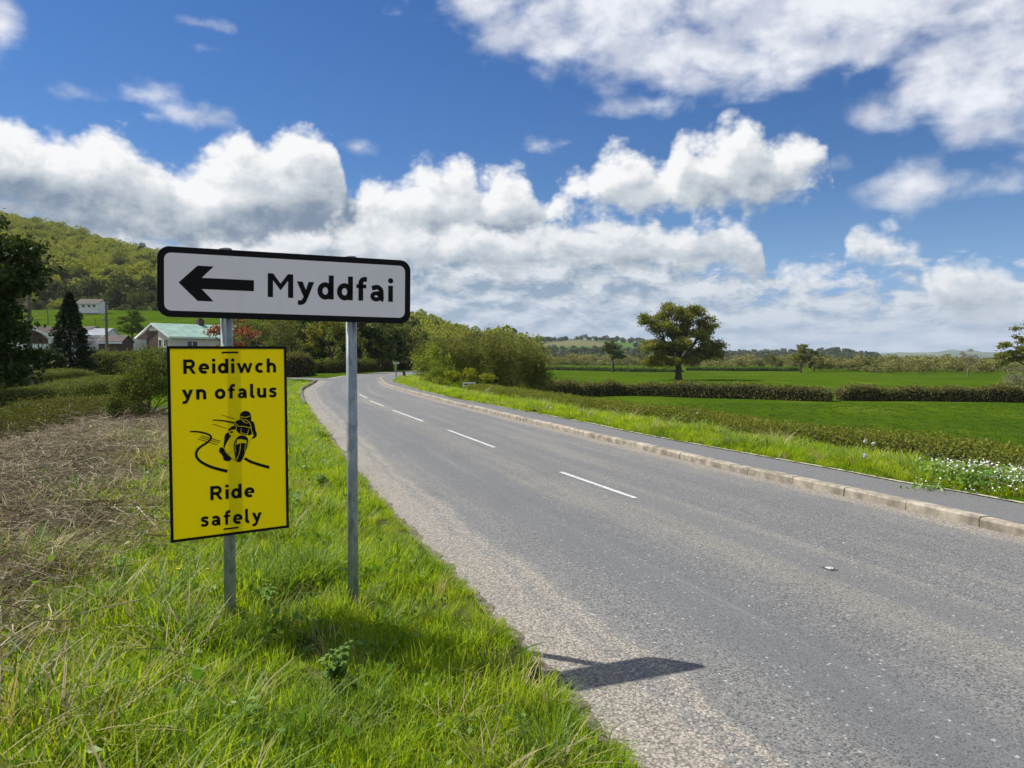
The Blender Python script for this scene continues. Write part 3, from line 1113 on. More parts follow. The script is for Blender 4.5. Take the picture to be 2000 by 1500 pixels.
yp = mesh_obj('panel', [(0, 0, 0), (W2, 0, 0), (W2, 0, H2), (0, 0, H2)], [(0, 1, 2, 3)], MATS['sign_yellow'], ysign)
yp.rotation_euler = (0, -tilt2, 0)
bw = 0.015
MB().box(0, W2, -0.004, 0.004, 0, bw).box(0, W2, -0.004, 0.004, H2 - bw, H2).box(0, bw, -0.004, 0.004, bw, H2 - bw).box(W2 - bw, W2, -0.004, 0.004, bw, H2 - bw).build('border', MATS['sign_black'], yp)


def word_y(text, l, r, cap_px, gap, hratio):
    a, c = to_yellow(*l), to_yellow(*r)
    tl = cap_px
    return lettering(yp, text, a, c, 0.0025, MATS['sign_black'], gap, height=hratio)


def zoom7(x, y):          # sheet of measurements taken on an enlarged crop
    return (300 + x / 2.726, 650 + y / 2.727)


def vsize(bot, top, units):
    return (to_yellow(*zoom7(*top))[1] - to_yellow(*zoom7(*bot))[1]) / units


for text, l, r, top, units, gap in (
        ('Reidiwch', (158, 219), (651, 211), (158, 142), 1.4, 0.26),
        ('yn ofalus', (150, 358), (656, 343), None, 1.0, 0.26),
        ('Ride', (302, 892), (537, 873), (302, 815), 1.4, 0.26),
        ('safely', (250, 1034), (576, 1006), None, 1.0, 0.26)):
    xh = vsize((158, 219), (158, 142), 1.4)
    lettering(yp, text, to_yellow(*zoom7(*l)), to_yellow(*zoom7(*r)), 0.0025, MATS['sign_black'], gap, height=xh)


def z5(x, y):
    return to_yellow(340 + x / 9.375, 780 + y / 9.375)


def polyp(*pts):
    return [z5(*q) for q in pts]


px_m = (z5(1300, 600)[0] - z5(1200, 600)[0]) / 100.0      # metres for one measured pixel


def line5(pts, w, w2=None, fine=0):
    q = [z5(*a_) for a_ in pts]
    if fine:
        q = [tuple(a_) for a_ in smooth_path(q, fine)]
    return stroke(q, w * px_m, None if w2 is None else w2 * px_m)


blk = [
    polyp((1205, 345), (1205, 290), (1218, 258), (1245, 228), (1290, 210), (1335, 212), (1375, 232), (1402, 270), (1412, 320), (1412, 380), (1385, 400), (1300, 395), (1225, 380)),
    polyp((1110, 430), (1130, 400), (1175, 374), (1240, 366), (1300, 388), (1410, 388), (1448, 410), (1470, 450), (1482, 510), (1492, 575), (1515, 620), (1508, 680), (1460, 720), (1405, 710), (1445, 690), (1452, 650), (1425, 612), (1418, 640), (1380, 660), (1290, 650), (1200, 628), (1150, 585), (1128, 540), (1135, 515), (1100, 470)),
    polyp((1110, 478), (1132, 515), (1128, 545), (1040, 560), (992, 580), (985, 556), (1020, 525), (1060, 492)),
    polyp((1015, 590), (1060, 580), (1078, 590), (1074, 610), (1055, 618), (1022, 612)),
    polyp((925, 665), (945, 625), (995, 600), (1010, 640), (1045, 665), (1000, 730), (958, 800), (932, 860), (915, 905), (900, 895), (910, 800)),
    polyp((830, 905), (850, 868), (880, 880), (895, 897), (915, 905), (940, 965), (990, 1025), (1055, 1087), (1020, 1125), (960, 1135), (905, 1110), (890, 1045), (862, 1000), (820, 960), (822, 935)),
    polyp((1090, 840), (1105, 770), (1140, 710), (1190, 667), (1250, 655), (1310, 672), (1348, 708), (1358, 750), (1332, 870), (1300, 970), (1280, 1030), (1250, 1100), (1210, 1145), (1165, 1150), (1125, 1118), (1108, 1000), (1092, 900)),
]
for path, w, w2, fi in (
        ([(1288, 1078), (1400, 1140), (1560, 1195), (1742, 1246)], 48, 56, 0.004),
        ([(292, 590), (420, 592), (540, 613), (640, 648), (678, 695), (650, 748), (590, 800), (480, 872), (425, 930), (402, 1000), (428, 1080), (520, 1162), (700, 1245), (976, 1318)], 28, 58, 0.004),
        ([(495, 662), (850, 768)], 12, None, 0), ([(470, 692), (825, 797)], 12, None, 0), ([(435, 725), (790, 830)], 12, None, 0),
        ([(870, 285), (1125, 365)], 10, None, 0), ([(705, 377), (900, 392), (1105, 432)], 20, 32, 0.004), ([(705, 452), (965, 533)], 10, None, 0),
        ([(1405, 715), (1360, 830), (1305, 945)], 5, None, 0), ([(1050, 1085), (1135, 1128)], 7, None, 0), ([(925, 905), (990, 1010), (1055, 1085)], 7, None, 0)):
    blk += line5(path, w, w2, fi)
pic = flat_mesh('rider_pictogram', blk, 0.0025, MATS['sign_black'], yp)
flat_mesh('number_plate', [polyp((1150, 735), (1230, 728), (1322, 748), (1326, 806), (1260, 796), (1200, 800), (1140, 832))], 0.0042, MATS['sign_yellow'], pic)
for path, w in (([(1225, 308), (1265, 326), (1330, 326), (1392, 300)], 12), ([(1222, 310), (1224, 350), (1255, 395), (1300, 425), (1345, 437)], 10),
                ([(1240, 374), (1310, 374), (1365, 405), (1398, 470), (1412, 560), (1440, 640)], 11), ([(1112, 432), (1180, 492), (1290, 495), (1402, 526)], 11),
                ([(1230, 530), (1215, 608), (1340, 637), (1362, 552)], 9), ([(1213, 806), (1205, 920), (1180, 1020), (1135, 1112)], 10),
                ([(1128, 775), (1106, 880), (1130, 962)], 8), ([(1306, 812), (1290, 960)], 8), ([(1118, 470), (1138, 512), (1130, 555)], 9), ([(1005, 610), (1008, 580), (1125, 552)], 9)):
    flat_mesh('rider_outline', line5(path, w), 0.0042, MATS['sign_yellow'], pic)
# slots where the plastic straps go round the post
for x0, y0, x1_, y1_ in ((362, 105, 450, 104), (372, 1046, 452, 1036)):
    a, c = to_yellow(*zoom7(x0, y0)), to_yellow(*zoom7(x1_, y1_))
    st = flat_mesh('strap_slot', stroke([a, c], 0.010), 0.003, MATS['sign_black'], yp)
    mid = ((a[0] + c[0]) / 2, (a[1] + c[1]) / 2)
    loc = (ysign.matrix_basis.inverted() @ Vector((LPOST.x, LPOST.y, 0)))
    mb = MB()
    ring = [(loc.x + (PR + 0.003) * math.cos(k), loc.y + (PR + 0.003) * math.sin(k), mid[1]) for k in np.linspace(0.0, math.pi, 9)]
    ring = [(a[0] + 0.004, -0.0035, mid[1])] + [(c[0], 0.004, mid[1])] + ring + [(a[0], 0.004, mid[1])]
    mb.tube(ring[1:], 0.004, 5)
    mb.build('strap', MATS['sign_black'], yp)

# ------------------------------------------------------------------ leaves, trees, hedges
def leaf_cards(P, size, rs, aspect=0.55, up=0.0, normal=None, flat=0.0):
    """one small folded leaf per point: arrays of vertices and faces"""
    n = len(P)
    d = rs.normal(size=(n, 3))
    if normal is not None:
        d = d * 0.8 + normal
    d[:, 2] += up
    d /= np.linalg.norm(d, axis=1)[:, None] + 1e-9
    a = rs.normal(size=(n, 3))
    a -= d * np.sum(a * d, 1)[:, None]
    a /= np.linalg.norm(a, axis=1)[:, None] + 1e-9
    c = np.cross(d, a)
    s = size * rs.uniform(0.6, 1.35, size=(n, 1))
    v = np.stack([P - d * s * 0.5, P + a * s * aspect * 0.5 + c * s * 0.06, P + d * s * 0.55, P - a * s * aspect * 0.5 + c * s * 0.06], 1).reshape(-1, 3)
    f = np.arange(n * 4).reshape(-1, 4)
    return v, f


def bez(p0, p1, p2, n):
    return [tuple((1 - k) ** 2 * np.array(p0) + 2 * k * (1 - k) * np.array(p1) + k * k * np.array(p2)) for k in np.linspace(0, 1, n)]


def make_tree(seed, H, lobes, trunk_r, fork, twigs, leaves, leaf, clump, spread=1.0, flat=0.55, lean=(0, 0), limb_k=0.42, bare=False):
    """skeleton that reaches into every lobe of the crown, leaf clumps at the ends of the twigs"""
    rs = np.random.default_rng(seed)
    wood = MB()
    ends = []
    top = np.array([lean[0], lean[1], fork])
    wood.tube(bez((0, 0, -0.3), (lean[0] * 0.2, lean[1] * 0.2, fork * 0.5), top, 5), [trunk_r * 1.5, trunk_r * 1.05, trunk_r * 0.92, trunk_r * 0.85, trunk_r * 0.8], 9)
    for li, (x, y, z, rx, ry, rz) in enumerate(lobes):
        c = np.array([x, y, z], float)
        start = top * rs.uniform(0.8, 1.0)
        mid = start + (c - start) * 0.45 + np.array([0, 0, 0.16 * np.linalg.norm(c - start) * rs.uniform(0.2, 1.4)]) + rs.normal(size=3) * 0.06 * H * 0.5
        path = bez(start, mid, c, 7)
        r0 = trunk_r * limb_k * rs.uniform(0.8, 1.15)
        wood.tube(path, [r0 * (1 - 0.75 * k / 6) for k in range(7)], 6, False)
        nt = max(3, int(twigs * (rx * ry * rz) ** (2 / 3) * spread))
        for _ in range(nt):
            u = rs.normal(size=3)
            u /= np.linalg.norm(u)
            q = c + u * np.array([rx, ry, rz]) * rs.uniform(0.62, 1.0)
            s0 = np.array(path[rs.integers(3, 7)])
            m_ = (s0 + q) / 2 + rs.normal(size=3) * 0.12 * np.linalg.norm(q - s0) + np.array([0, 0, 0.1 * np.linalg.norm(q - s0)])
            wood.tube(bez(s0, m_, q, 4), [r0 * 0.30, r0 * 0.22, r0 * 0.15, r0 * 0.06], 4, False)
            ends.append(q)
            if rs.random() < 0.6:
                ends.append((m_ + q) / 2 + rs.normal(size=3) * clump * 0.5)
    ends = np.array(ends)
    k = rs.integers(0, len(ends), leaves)
    off = rs.normal(size=(leaves, 3)) * np.array([clump, clump, clump * flat])
    P = ends[k] + off
    P = P[P[:, 2] > 0.15]
    v, f = leaf_cards(P, leaf, rs, 0.7, 0.15)
    return (np.array(wood.v), wood.f), (v, f)


TREE_DATA = {}


def tree_data(key, wood_mat, leaf_m, *a, **k):
    (wv, wf), (lv, lf) = make_tree(*a, **k)
    w = mesh_data('trunk', wv, wf, wood_mat, True)
    c = mesh_data('crown', lv, lf, leaf_m)
    TREE_DATA[key] = (w, c)


def mesh_data(name, v, f, mat, smooth=False):
    o = mesh_obj(name, v, f, mat, None, smooth)
    me = o.data
    bpy.data.objects.remove(o)
    return me


def put_tree(name, key, loc, scale, rz, label, cat='tree', group=None):
    o = thing(name, loc, label, cat, group, rz)
    o.scale = (scale, scale, scale) if np.isscalar(scale) else scale
    w, c = TREE_DATA[key]
    if w is not None:
        link('trunk', w, o)
    link('crown', c, o)
    return o


def hedge(name, line, width, height, leaf, n, mat, core, label, seed=1, top_noise=0.12, base_z=None, round_=0.35, cat='hedge', group=None, gap=None):
    """a clipped hedge: a twiggy core under a coat of leaves; line is a list of ground points"""
    rs = np.random.default_rng(seed)
    pts = smooth_path([(q[0], q[1]) for q in line], 0.35)
    ln = param(pts)
    tn = np.gradient(pts, axis=0)
    tn /= np.linalg.norm(tn, axis=1)[:, None]
    nm = np.stack([-tn[:, 1], tn[:, 0]], 1)
    gz = terrain(pts[:, 0], pts[:, 1]) if base_z is None else np.full(len(pts), base_z)
    k = 11
    ang = np.linspace(-1, 1, k)
    prof = []
    for a_ in ang:     # from one foot over the top to the other
        if abs(a_) > 0.5:
            prof.append((math.copysign(1.0 - 0.06 * (abs(a_) - 0.5), a_), (1 - abs(a_)) / 0.5 * 0.92))
        else:
            prof.append((a_ * 2 * (1 - 0.0), 0.92 + 0.08 * math.cos(a_ * math.pi)))
    hs = height * (1 + top_noise * (vnoise(ln, ln * 0.3, 1.3, seed) * 0.6 + vnoise(ln, ln, 0.35, seed + 2)))
    ws = width * (1 + 0.12 * vnoise(ln, ln * 0.5, 0.9, seed + 5))
    V = []
    for i in range(len(pts)):
        e = min(1.0, 0.25 + ln[i] * 0.9, 0.25 + (ln[-1] - ln[i]) * 0.9)
        for o_, z_ in prof:
            q = pts[i] + nm[i] * o_ * ws[i] / 2 * 0.86
            V.append((q[0], q[1], gz[i] + z_ * hs[i] * (0.9 * (0.6 + 0.4 * e)) - 0.02 + (0 if z_ else -0.15)))
    V = np.array(V)
    V += rs.normal(size=V.shape) * min(0.03, 0.04 * height)
    idx = np.arange(len(pts) * k).reshape(len(pts), k)
    q = np.stack([idx[:-1, :-1], idx[:-1, 1:], idx[1:, 1:], idx[1:, :-1]], -1).reshape(-1, 4)
    c0 = pts.mean(0)
    base = np.array([c0[0], c0[1], float(np.mean(gz))])
    o = thing(name, tuple(base), label, cat, group)
    cap = np.array([[j, j + 1, k - 2 - j, k - 1 - j] for j in range(k // 2 - 1)])
    q = np.concatenate([q, cap, (cap + (len(pts) - 1) * k)[:, ::-1]])
    mesh_obj('branches', V - base, q, core, o)
    # leaves on and just outside the core
    s = rs.uniform(0, ln[-1], n)
    ai = np.clip(rs.uniform(-1, 1, n) * 1.0, -1, 1)
    pj = np.array([np.interp(ai, ang, [p_[j] for p_ in prof]) for j in (0, 1)]).T
    px_, py_ = np.interp(s, ln, pts[:, 0]), np.interp(s, ln, pts[:, 1])
    nx, ny = np.interp(s, ln, nm[:, 0]), np.interp(s, ln, nm[:, 1])
    hh, ww, g_ = np.interp(s, ln, hs), np.interp(s, ln, ws), np.interp(s, ln, gz)
    e = np.minimum(1.0, np.minimum(0.25 + s * 0.9, 0.25 + (ln[-1] - s) * 0.9))
    out = rs.normal(1.0, 0.028, n)
    P = np.stack([px_ + nx * pj[:, 0] * ww / 2 * out, py_ + ny * pj[:, 0] * ww / 2 * out, g_ + pj[:, 1] * hh * (0.6 + 0.4 * e) * np.where(pj[:, 1] > 0.85, out, 1)], 1)
    P += rs.normal(size=P.shape) * leaf * 0.6
    shoot = (rs.random(n) < 0.05) & (pj[:, 1] > 0.85)
    P[:, 2] += shoot * rs.uniform(0, .28, n) * hh
    nrm = np.stack([nx * pj[:, 0], ny * pj[:, 0], np.where(pj[:, 1] > 0.85, 1.0, 0.15)], 1)
    # both ends
    ne = max(60, int(n * min(0.08, 1.5 * width / ln[-1])))
    for end in (0, -1):
        aa, rr_ = rs.uniform(-1, 1, ne), np.sqrt(rs.uniform(0, 1, ne))
        pe = np.array([np.interp(aa, ang, [p_[j] for p_ in prof]) for j in (0, 1)]).T
        tdir = tn[end] * (-1 if end == 0 else 1)
        E = np.stack([pts[end, 0] + nm[end, 0] * pe[:, 0] * rr_ * ws[end] / 2 + tdir[0] * leaf * .5, pts[end, 1] + nm[end, 1] * pe[:, 0] * rr_ * ws[end] / 2 + tdir[1] * leaf * .5, gz[end] + pe[:, 1] * rr_ * hs[end] * .68], 1)
        P = np.concatenate([P, E + rs.normal(size=E.shape) * leaf * .6])
        nrm = np.concatenate([nrm, np.tile(np.array([tdir[0], tdir[1], .1]), (ne, 1))])
    v, f = leaf_cards(P - base, leaf, rs, 0.62, 0.1, nrm * 0.3)
    mesh_obj('foliage', v, f, mat, o)
    return o


def scatter(name, P, rot, scl, idx, variants, label=None):
    """many copies of a few small plants as one mass"""
    me = bpy.data.meshes.new(name)
    n = len(P)
    me.vertices.add(n)
    me.vertices.foreach_set('co', np.asarray(P, np.float32).ravel())
    a = me.attributes.new('rot', 'FLOAT_VECTOR', 'POINT')
    a.data.foreach_set('vector', np.asarray(rot, np.float32).ravel())
    a = me.attributes.new('scl', 'FLOAT_VECTOR', 'POINT')
    a.data.foreach_set('vector', np.asarray(scl, np.float32).ravel())
    a = me.attributes.new('idx', 'INT', 'POINT')
    a.data.foreach_set('value', np.asarray(idx, np.int32))
    o = link(name, me)
    col = bpy.data.collections.new(name + '_kinds')
    for i, (v, f, mat) in enumerate(variants):
        md = mesh_data(name + '_kind', v, f, mat)
        vo = bpy.data.objects.new('%s_kind_%02d' % (name, i), md)
        col.objects.link(vo)
    g = bpy.data.node_groups.new(name, 'GeometryNodeTree')
    g.interface.new_socket('Geometry', in_out='INPUT', socket_type='NodeSocketGeometry')
    g.interface.new_socket('Geometry', in_out='OUTPUT', socket_type='NodeSocketGeometry')
    gi, go = g.nodes.new('NodeGroupInput'), g.nodes.new('NodeGroupOutput')
    ci = g.nodes.new('GeometryNodeCollectionInfo')
    ci.inputs['Collection'].default_value = col
    ci.inputs['Separate Children'].default_value = True
    ci.inputs['Reset Children'].default_value = True
    ip = g.nodes.new('GeometryNodeInstanceOnPoints')
    ip.inputs['Pick Instance'].default_value = True

    def na(nm, ty):
        q = g.nodes.new('GeometryNodeInputNamedAttribute')
        q.data_type = ty
        q.inputs['Name'].default_value = nm
        return q.outputs['Attribute']
    e2r = g.nodes.new('FunctionNodeEulerToRotation')
    g.links.new(na('rot', 'FLOAT_VECTOR'), e2r.inputs[0])
    g.links.new(gi.outputs[0], ip.inputs['Points'])
    g.links.new(ci.outputs[0], ip.inputs['Instance'])
    g.links.new(na('idx', 'INT'), ip.inputs['Instance Index'])
    g.links.new(e2r.outputs[0], ip.inputs['Rotation'])
    g.links.new(na('scl', 'FLOAT_VECTOR'), ip.inputs['Scale'])
    g.links.new(ip.outputs[0], go.inputs[0])
    md = o.modifiers.new('scatter', 'NODES')
    md.node_group = g
    return tag(o, label, None, None, 'stuff')


def tuft(seed, n, height, spread, width, bend, stiff=1.0, seg=4):
    """a clump of curved grass blades"""
    rs = np.random.default_rng(seed)
    V, F = [], []
    for _ in range(n):
        a = rs.uniform(0, 2 * math.pi)
        r = spread * math.sqrt(rs.uniform(0, 1))
        x0, y0 = r * math.cos(a), r * math.sin(a)
        hgt = height * rs.uniform(0.45, 1.15)
        da = a + rs.normal() * 0.9
        dx, dy = math.cos(da), math.sin(da)
        bd = bend * hgt * rs.uniform(0.2, 1.5)
        w = width * rs.uniform(0.6, 1.3)
        px, py = -dy, dx
        b0 = len(V)
        for i in range(seg):
            k = i / seg
            c_ = k ** 1.9
            ww = w * (1 - 0.75 * k ** 1.5) * 0.5
            z_ = hgt * (k - 0.22 * bd / hgt * k * k * 1.3)
            V += [(x0 + dx * bd * c_ + px * ww, y0 + dy * bd * c_ + py * ww, z_), (x0 + dx * bd * c_ - px * ww, y0 + dy * bd * c_ - py * ww, z_)]
        V.append((x0 + dx * bd, y0 + dy * bd, hgt * (1 - 0.28 * bd / hgt)))
        for i in range(seg - 1):
            F.append((b0 + 2 * i, b0 + 2 * i + 1, b0 + 2 * i + 3, b0 + 2 * i + 2))
        F.append((b0 + 2 * seg - 2, b0 + 2 * seg - 1, b0 + 2 * seg))
    return V, F


# ---- foliage tones (leaf colours, with distance haze painted into the far trees' tone)
bark = plain('bark', (0.085, 0.070, 0.055), 0.95, 0.35, 5.0, 0.1)
twig_core = plain('hedge_twigs', (0.030, 0.026, 0.016), 0.95, 0.4, 4.0, 0.05)
leaf_mat('oak_leaf', [(0.111, 0.130, 0.023), (0.195, 0.208, 0.034), (0.280, 0.267, 0.055)], 0.35)
leaf_mat('mid_leaf', [(0.054, 0.085, 0.019), (0.109, 0.147, 0.028), (0.178, 0.209, 0.043)], 0.30)
leaf_mat('fresh_leaf', [(0.116, 0.178, 0.023), (0.202, 0.271, 0.034), (0.287, 0.333, 0.054)], 0.35)
leaf_mat('dark_leaf', [(0.021, 0.039, 0.012), (0.042, 0.068, 0.018), (0.068, 0.093, 0.024)], 0.22)
leaf_mat('willow_leaf', [(0.120, 0.132, 0.034), (0.180, 0.190, 0.050), (0.245, 0.250, 0.075)], 0.32)
leaf_mat('red_leaf', [(0.156, 0.042, 0.030), (0.252, 0.078, 0.048), (0.312, 0.132, 0.072)], 0.3)
leaf_mat('bare_twig', [(0.217, 0.178, 0.132), (0.295, 0.248, 0.186), (0.186, 0.186, 0.093)], 0.1)
leaf_mat('needle', [(0.015, 0.027, 0.012), (0.030, 0.048, 0.018), (0.048, 0.068, 0.024)], 0.1)
leaf_mat('hedge_leaf', [(0.098, 0.110, 0.029), (0.187, 0.178, 0.053), (0.267, 0.240, 0.090)], 0.25)
leaf_mat('verge_hedge_leaf', [(0.100, 0.140, 0.020), (0.165, 0.185, 0.030), (0.230, 0.255, 0.045), (0.195, 0.150, 0.042)], 0.35, patch=0.35, tint=0.8)
leaf_mat('bush_leaf', [(0.070, 0.101, 0.025), (0.132, 0.163, 0.037), (0.202, 0.232, 0.056)], 0.3)
leaf_mat('moss_hedge_leaf', [(0.065, 0.085, 0.018), (0.115, 0.125, 0.026), (0.165, 0.155, 0.036)], 0.25)
leaf_mat('lime_leaf', [(0.156, 0.192, 0.014), (0.240, 0.264, 0.024), (0.300, 0.300, 0.042)], 0.35)
leaf_mat('hazed_leaf', [(0.070, 0.096, 0.062), (0.109, 0.136, 0.085), (0.147, 0.171, 0.101)], 0.2)  # blue of the distant air painted into the far trees' leaves

# ------------------------------------------------------------------ the trees of the place
# the great oak in the meadow: lobes read off its outline (metres, trunk at 0)
tree_data('oak', bark, MATS['oak_leaf'], 3, 15.4, [
    (-1.6, 0.5, 13.0, 2.7, 2.6, 1.9), (2.4, -0.5, 12.2, 2.8, 2.6, 1.8), (-5.6, 0.4, 10.9, 2.3, 2.2, 1.7), (-3.0, -1.2, 9.2, 2.2, 2.2, 1.6),
    (5.3, 0.6, 10.4, 2.0, 2.2, 1.7), (0.4, 1.5, 9.2, 2.5, 2.4, 1.6), (3.6, -1.4, 8.2, 2.4, 2.2, 1.4), (-5.6, -0.6, 6.0, 2.4, 2.4, 1.5), (-2.6, 0.8, 6.0, 2.4, 2.4, 1.5),
    (6.4, 0.4, 6.2, 2.6, 2.4, 1.4), (4.0, 1.6, 4.8, 2.3, 2.4, 1.2), (-4.2, 1.2, 3.7, 2.4, 2.3, 1.2), (-1.8, -1.6, 3.6, 1.9, 1.9, 1.1), (0.6, -2.4, 6.6, 2.2, 2.0, 1.4),
    (2.2, -2.0, 3.4, 1.6, 1.6, 0.9), (7.6, -0.4, 5.0, 1.4, 1.6, 0.9)],
    0.62, 3.6, 3.5, 32000, 0.34, 0.52, flat=0.55, limb_k=0.5)
tree_data('round_oak', bark, MATS['oak_leaf'], 5, 9, [(0, 0, 7.0, 2.2, 2.2, 1.6), (-2, 0.3, 5.4, 1.8, 1.8, 1.5), (2.0, -.3, 5.4, 1.9, 1.8, 1.5), (-2.4, .4, 3.4, 1.6, 1.6, 1.2), (2.5, .2, 3.4, 1.6, 1.6, 1.3), (0, -1, 4.2, 1.8, 1.8, 1.4)],
          0.3, 2.2, 3.0, 6000, 0.30, 0.33)
tree_data('field_tree', bark, MATS['mid_leaf'], 8, 8, [(-.8, 0, 6.6, 1.8, 1.7, 1.3), (1.2, .3, 5.6, 1.7, 1.6, 1.2), (-2.2, .2, 5.2, 1.5, 1.5, 1.1), (2.4, -.2, 4.2, 1.4, 1.4, 1.0), (-.4, -.8, 4.4, 1.5, 1.5, 1.0)],
          0.3, 2.6, 3.0, 4200, 0.30, 0.30)
tree_data('bare_tree', plain('pale_bark', (0.20, 0.17, 0.14), 0.95, 0.3, 5.0, 0.1), MATS['bare_twig'], 9, 6, [(-.6, 0, 4.8, 1.3, 1.3, 1.1), (.8, .2, 4.4, 1.4, 1.3, 1.1), (0, -.4, 3.3, 1.6, 1.5, 1.0), (-1.4, 0, 3.6, 1.0, 1.0, .9)],
          0.14, 1.5, 6.0, 1500, 0.16, 0.25)
tree_data('dark_tree', bark, MATS['dark_leaf'], 12, 8, [(0, 0, 6.4, 2.0, 2.0, 1.6), (-1.8, .2, 4.6, 1.8, 1.8, 1.6), (1.8, -.2, 4.8, 1.9, 1.8, 1.6), (0, -1.2, 3.2, 2.2, 2.0, 1.5), (-2, 0, 2.4, 1.5, 1.5, 1.2), (2, 0, 2.4, 1.5, 1.5, 1.2)],
          0.25, 1.8, 3.0, 7000, 0.28, 0.36)
tree_data('big_dark_tree', bark, MATS['dark_leaf'], 41, 9, [(0, 0, 7.4, 2.0, 2.0, 1.4), (-1.8, .2, 5.8, 1.9, 1.9, 1.4), (1.9, -.2, 6.0, 1.9, 1.9, 1.4), (0.4, -1.2, 4.2, 2.3, 2.2, 1.4), (2.2, 0.3, 4.2, 1.7, 1.7, 1.2), (2.4, 0, 2.4, 1.5, 1.5, 1.1), (-2, 0, 3.4, 1.7, 1.7, 1.3)],
          0.28, 1.8, 5.0, 26000, 0.22, 0.36)
tree_data('leafy_tree', bark, MATS['bush_leaf'], 13, 8, [(0, 0, 6.6, 2.0, 2.0, 1.5), (-1.9, .2, 5.0, 1.8, 1.8, 1.5), (1.9, -.2, 4.8, 1.9, 1.8, 1.5), (0, -1.2, 3.4, 2.0, 2.0, 1.4), (-2, 0, 3, 1.5, 1.5, 1.1), (2.1, 0, 2.8, 1.5, 1.5, 1.1)],
          0.25, 2.0, 3.2, 6500, 0.26, 0.34)
tree_data('gold_oak', bark, MATS['oak_leaf'], 14, 8, [(0, 0, 6.6, 2.0, 2.0, 1.3), (-2.2, .2, 5.6, 1.7, 1.7, 1.1), (2.2, -.2, 5.4, 1.8, 1.7, 1.2), (-2.6, 0, 4.0, 1.5, 1.5, .9), (2.6, .3, 3.8, 1.5, 1.5, .9)],
          0.26, 2.4, 3.4, 3600, 0.28, 0.32)
tree_data('grey_tree', plain('pale_bark', (0.2, .17, .14)), MATS['willow_leaf'], 15, 8, [(0, 0, 6.4, 1.8, 1.8, 1.6), (-1.6, .2, 4.8, 1.7, 1.6, 1.5), (1.6, -.2, 4.8, 1.7, 1.6, 1.5), (0, -1, 3.0, 2.0, 2.0, 1.5)],
          0.2, 1.4, 5.0, 3600, 0.20, 0.34)
tree_data('willow_bush', plain('willow_bark', (0.13, 0.11, 0.08), 0.95, 0.3, 5.0, 0.1), MATS['willow_leaf'], 17, 4, [(0, 0, 2.9, 1.2, 1.2, 1.0), (-1.2, .1, 2.3, 1.0, 1.1, 1.0), (1.2, 0, 2.3, 1.1, 1.1, 1.0), (0.2, -.8, 1.3, 1.3, 1.1, .9), (-1.1, -.4, 1.1, 1.0, 1, .8), (1.3, -.3, 1.1, 1.0, 1, .8)],
          0.10, 0.5, 8.0, 11500, 0.12, 0.30, flat=0.9)
tree_data('fresh_bush', MATS['willow_bark'], MATS['fresh_leaf'], 18, 3, [(0, 0, 2.2, .9, .9, .8), (-.7, .1, 1.5, .9, .9, .8), (.8, 0, 1.4, .9, .9, .8), (0, -.6, .8, 1.1, .9, .7)], 0.06, 0.4, 8.0, 4200, 0.12, 0.24, flat=0.9)
tree_data('red_tree', bark, MATS['red_leaf'], 19, 5, [(0, 0, 4.0, 1.2, 1.2, .9), (-1, 0, 3.0, 1.1, 1.0, .9), (1, 0, 3.1, 1.1, 1.0, .9), (0, -.6, 2.1, 1.3, 1.1, .8)], 0.12, 1.3, 4.0, 1500, 0.20, 0.30)
tree_data('may_bush', bark, MATS['bush_leaf'], 21, 2.4, [(0, 0, 1.75, .9, .9, .55), (-.9, .1, 1.35, .7, .7, .55), (.95, 0, 1.5, .8, .8, .6), (-.5, -.5, .8, .9, .8, .6), (.7, -.5, .8, .9, .8, .6), (0, .5, 1.0, 1, .8, .6), (1.5, 0, .7, .6, .7, .55), (-1.5, 0, .6, .6, .7, .5)],
          0.06, 0.3, 14.0, 24000, 0.062, 0.15, flat=0.85)
tree_data('thorn_bush', MATS['willow_bark'], MATS['bare_twig'], 22, 3, [(0, 0, 2.2, 1.0, 1.0, .8), (-.8, 0, 1.4, .9, .9, .7), (.9, 0, 1.4, .9, .9, .8)], 0.08, .5, 12, 1800, .12, .25)
tree_data('lime_bush', MATS['willow_bark'], MATS['lime_leaf'], 23, 1.2, [(0, 0, .7, .9, .7, .35), (-.9, 0, .55, .7, .6, .35), (.9, 0, .5, .8, .6, .35)], .04, .2, 14, 3800, .09, .14)


def conifer_mesh(seed, H, R0, n, leaf):
    rs = np.random.default_rng(seed)
    wood = MB().tube([(0, 0, -.3), (0, 0, H * .97)], [R0 * .09, .02], 7)
    z = H * (0.04 + 0.95 * rs.uniform(0, 1, n) ** 1.35)
    lobes_ = 1 + 0.22 * np.sin(z * 5.5) * (1 - z / H)
    rr = R0 * np.clip((1 - z / H), 0.012, 1) ** 0.72 * lobes_ * np.where(z < H * .12, 0.85, 1)
    a = rs.uniform(0, 2 * math.pi, n)
    rr *= (1 + 0.20 * np.sin(a * 5 + z * 2.1) + 0.12 * np.sin(a * 9 - z * 3.7))
    k = rs.uniform(0.25, 1, n) ** 0.35
    P = np.stack([np.cos(a) * rr * k, np.sin(a) * rr * k, z - 0.18 * rr * k], 1)
    out = np.stack([np.cos(a), np.sin(a), np.full(n, -.15)], 1)
    v, f = leaf_cards(P, leaf, rs, 0.35, 0.0, out * 1.6)
    TREE_DATA['conifer'] = (mesh_data('trunk', np.array(wood.v), wood.f, bark, True), mesh_data('crown', v, f, MATS['needle']))


conifer_mesh(31, 6.4, 1.85, 9000, 0.30)

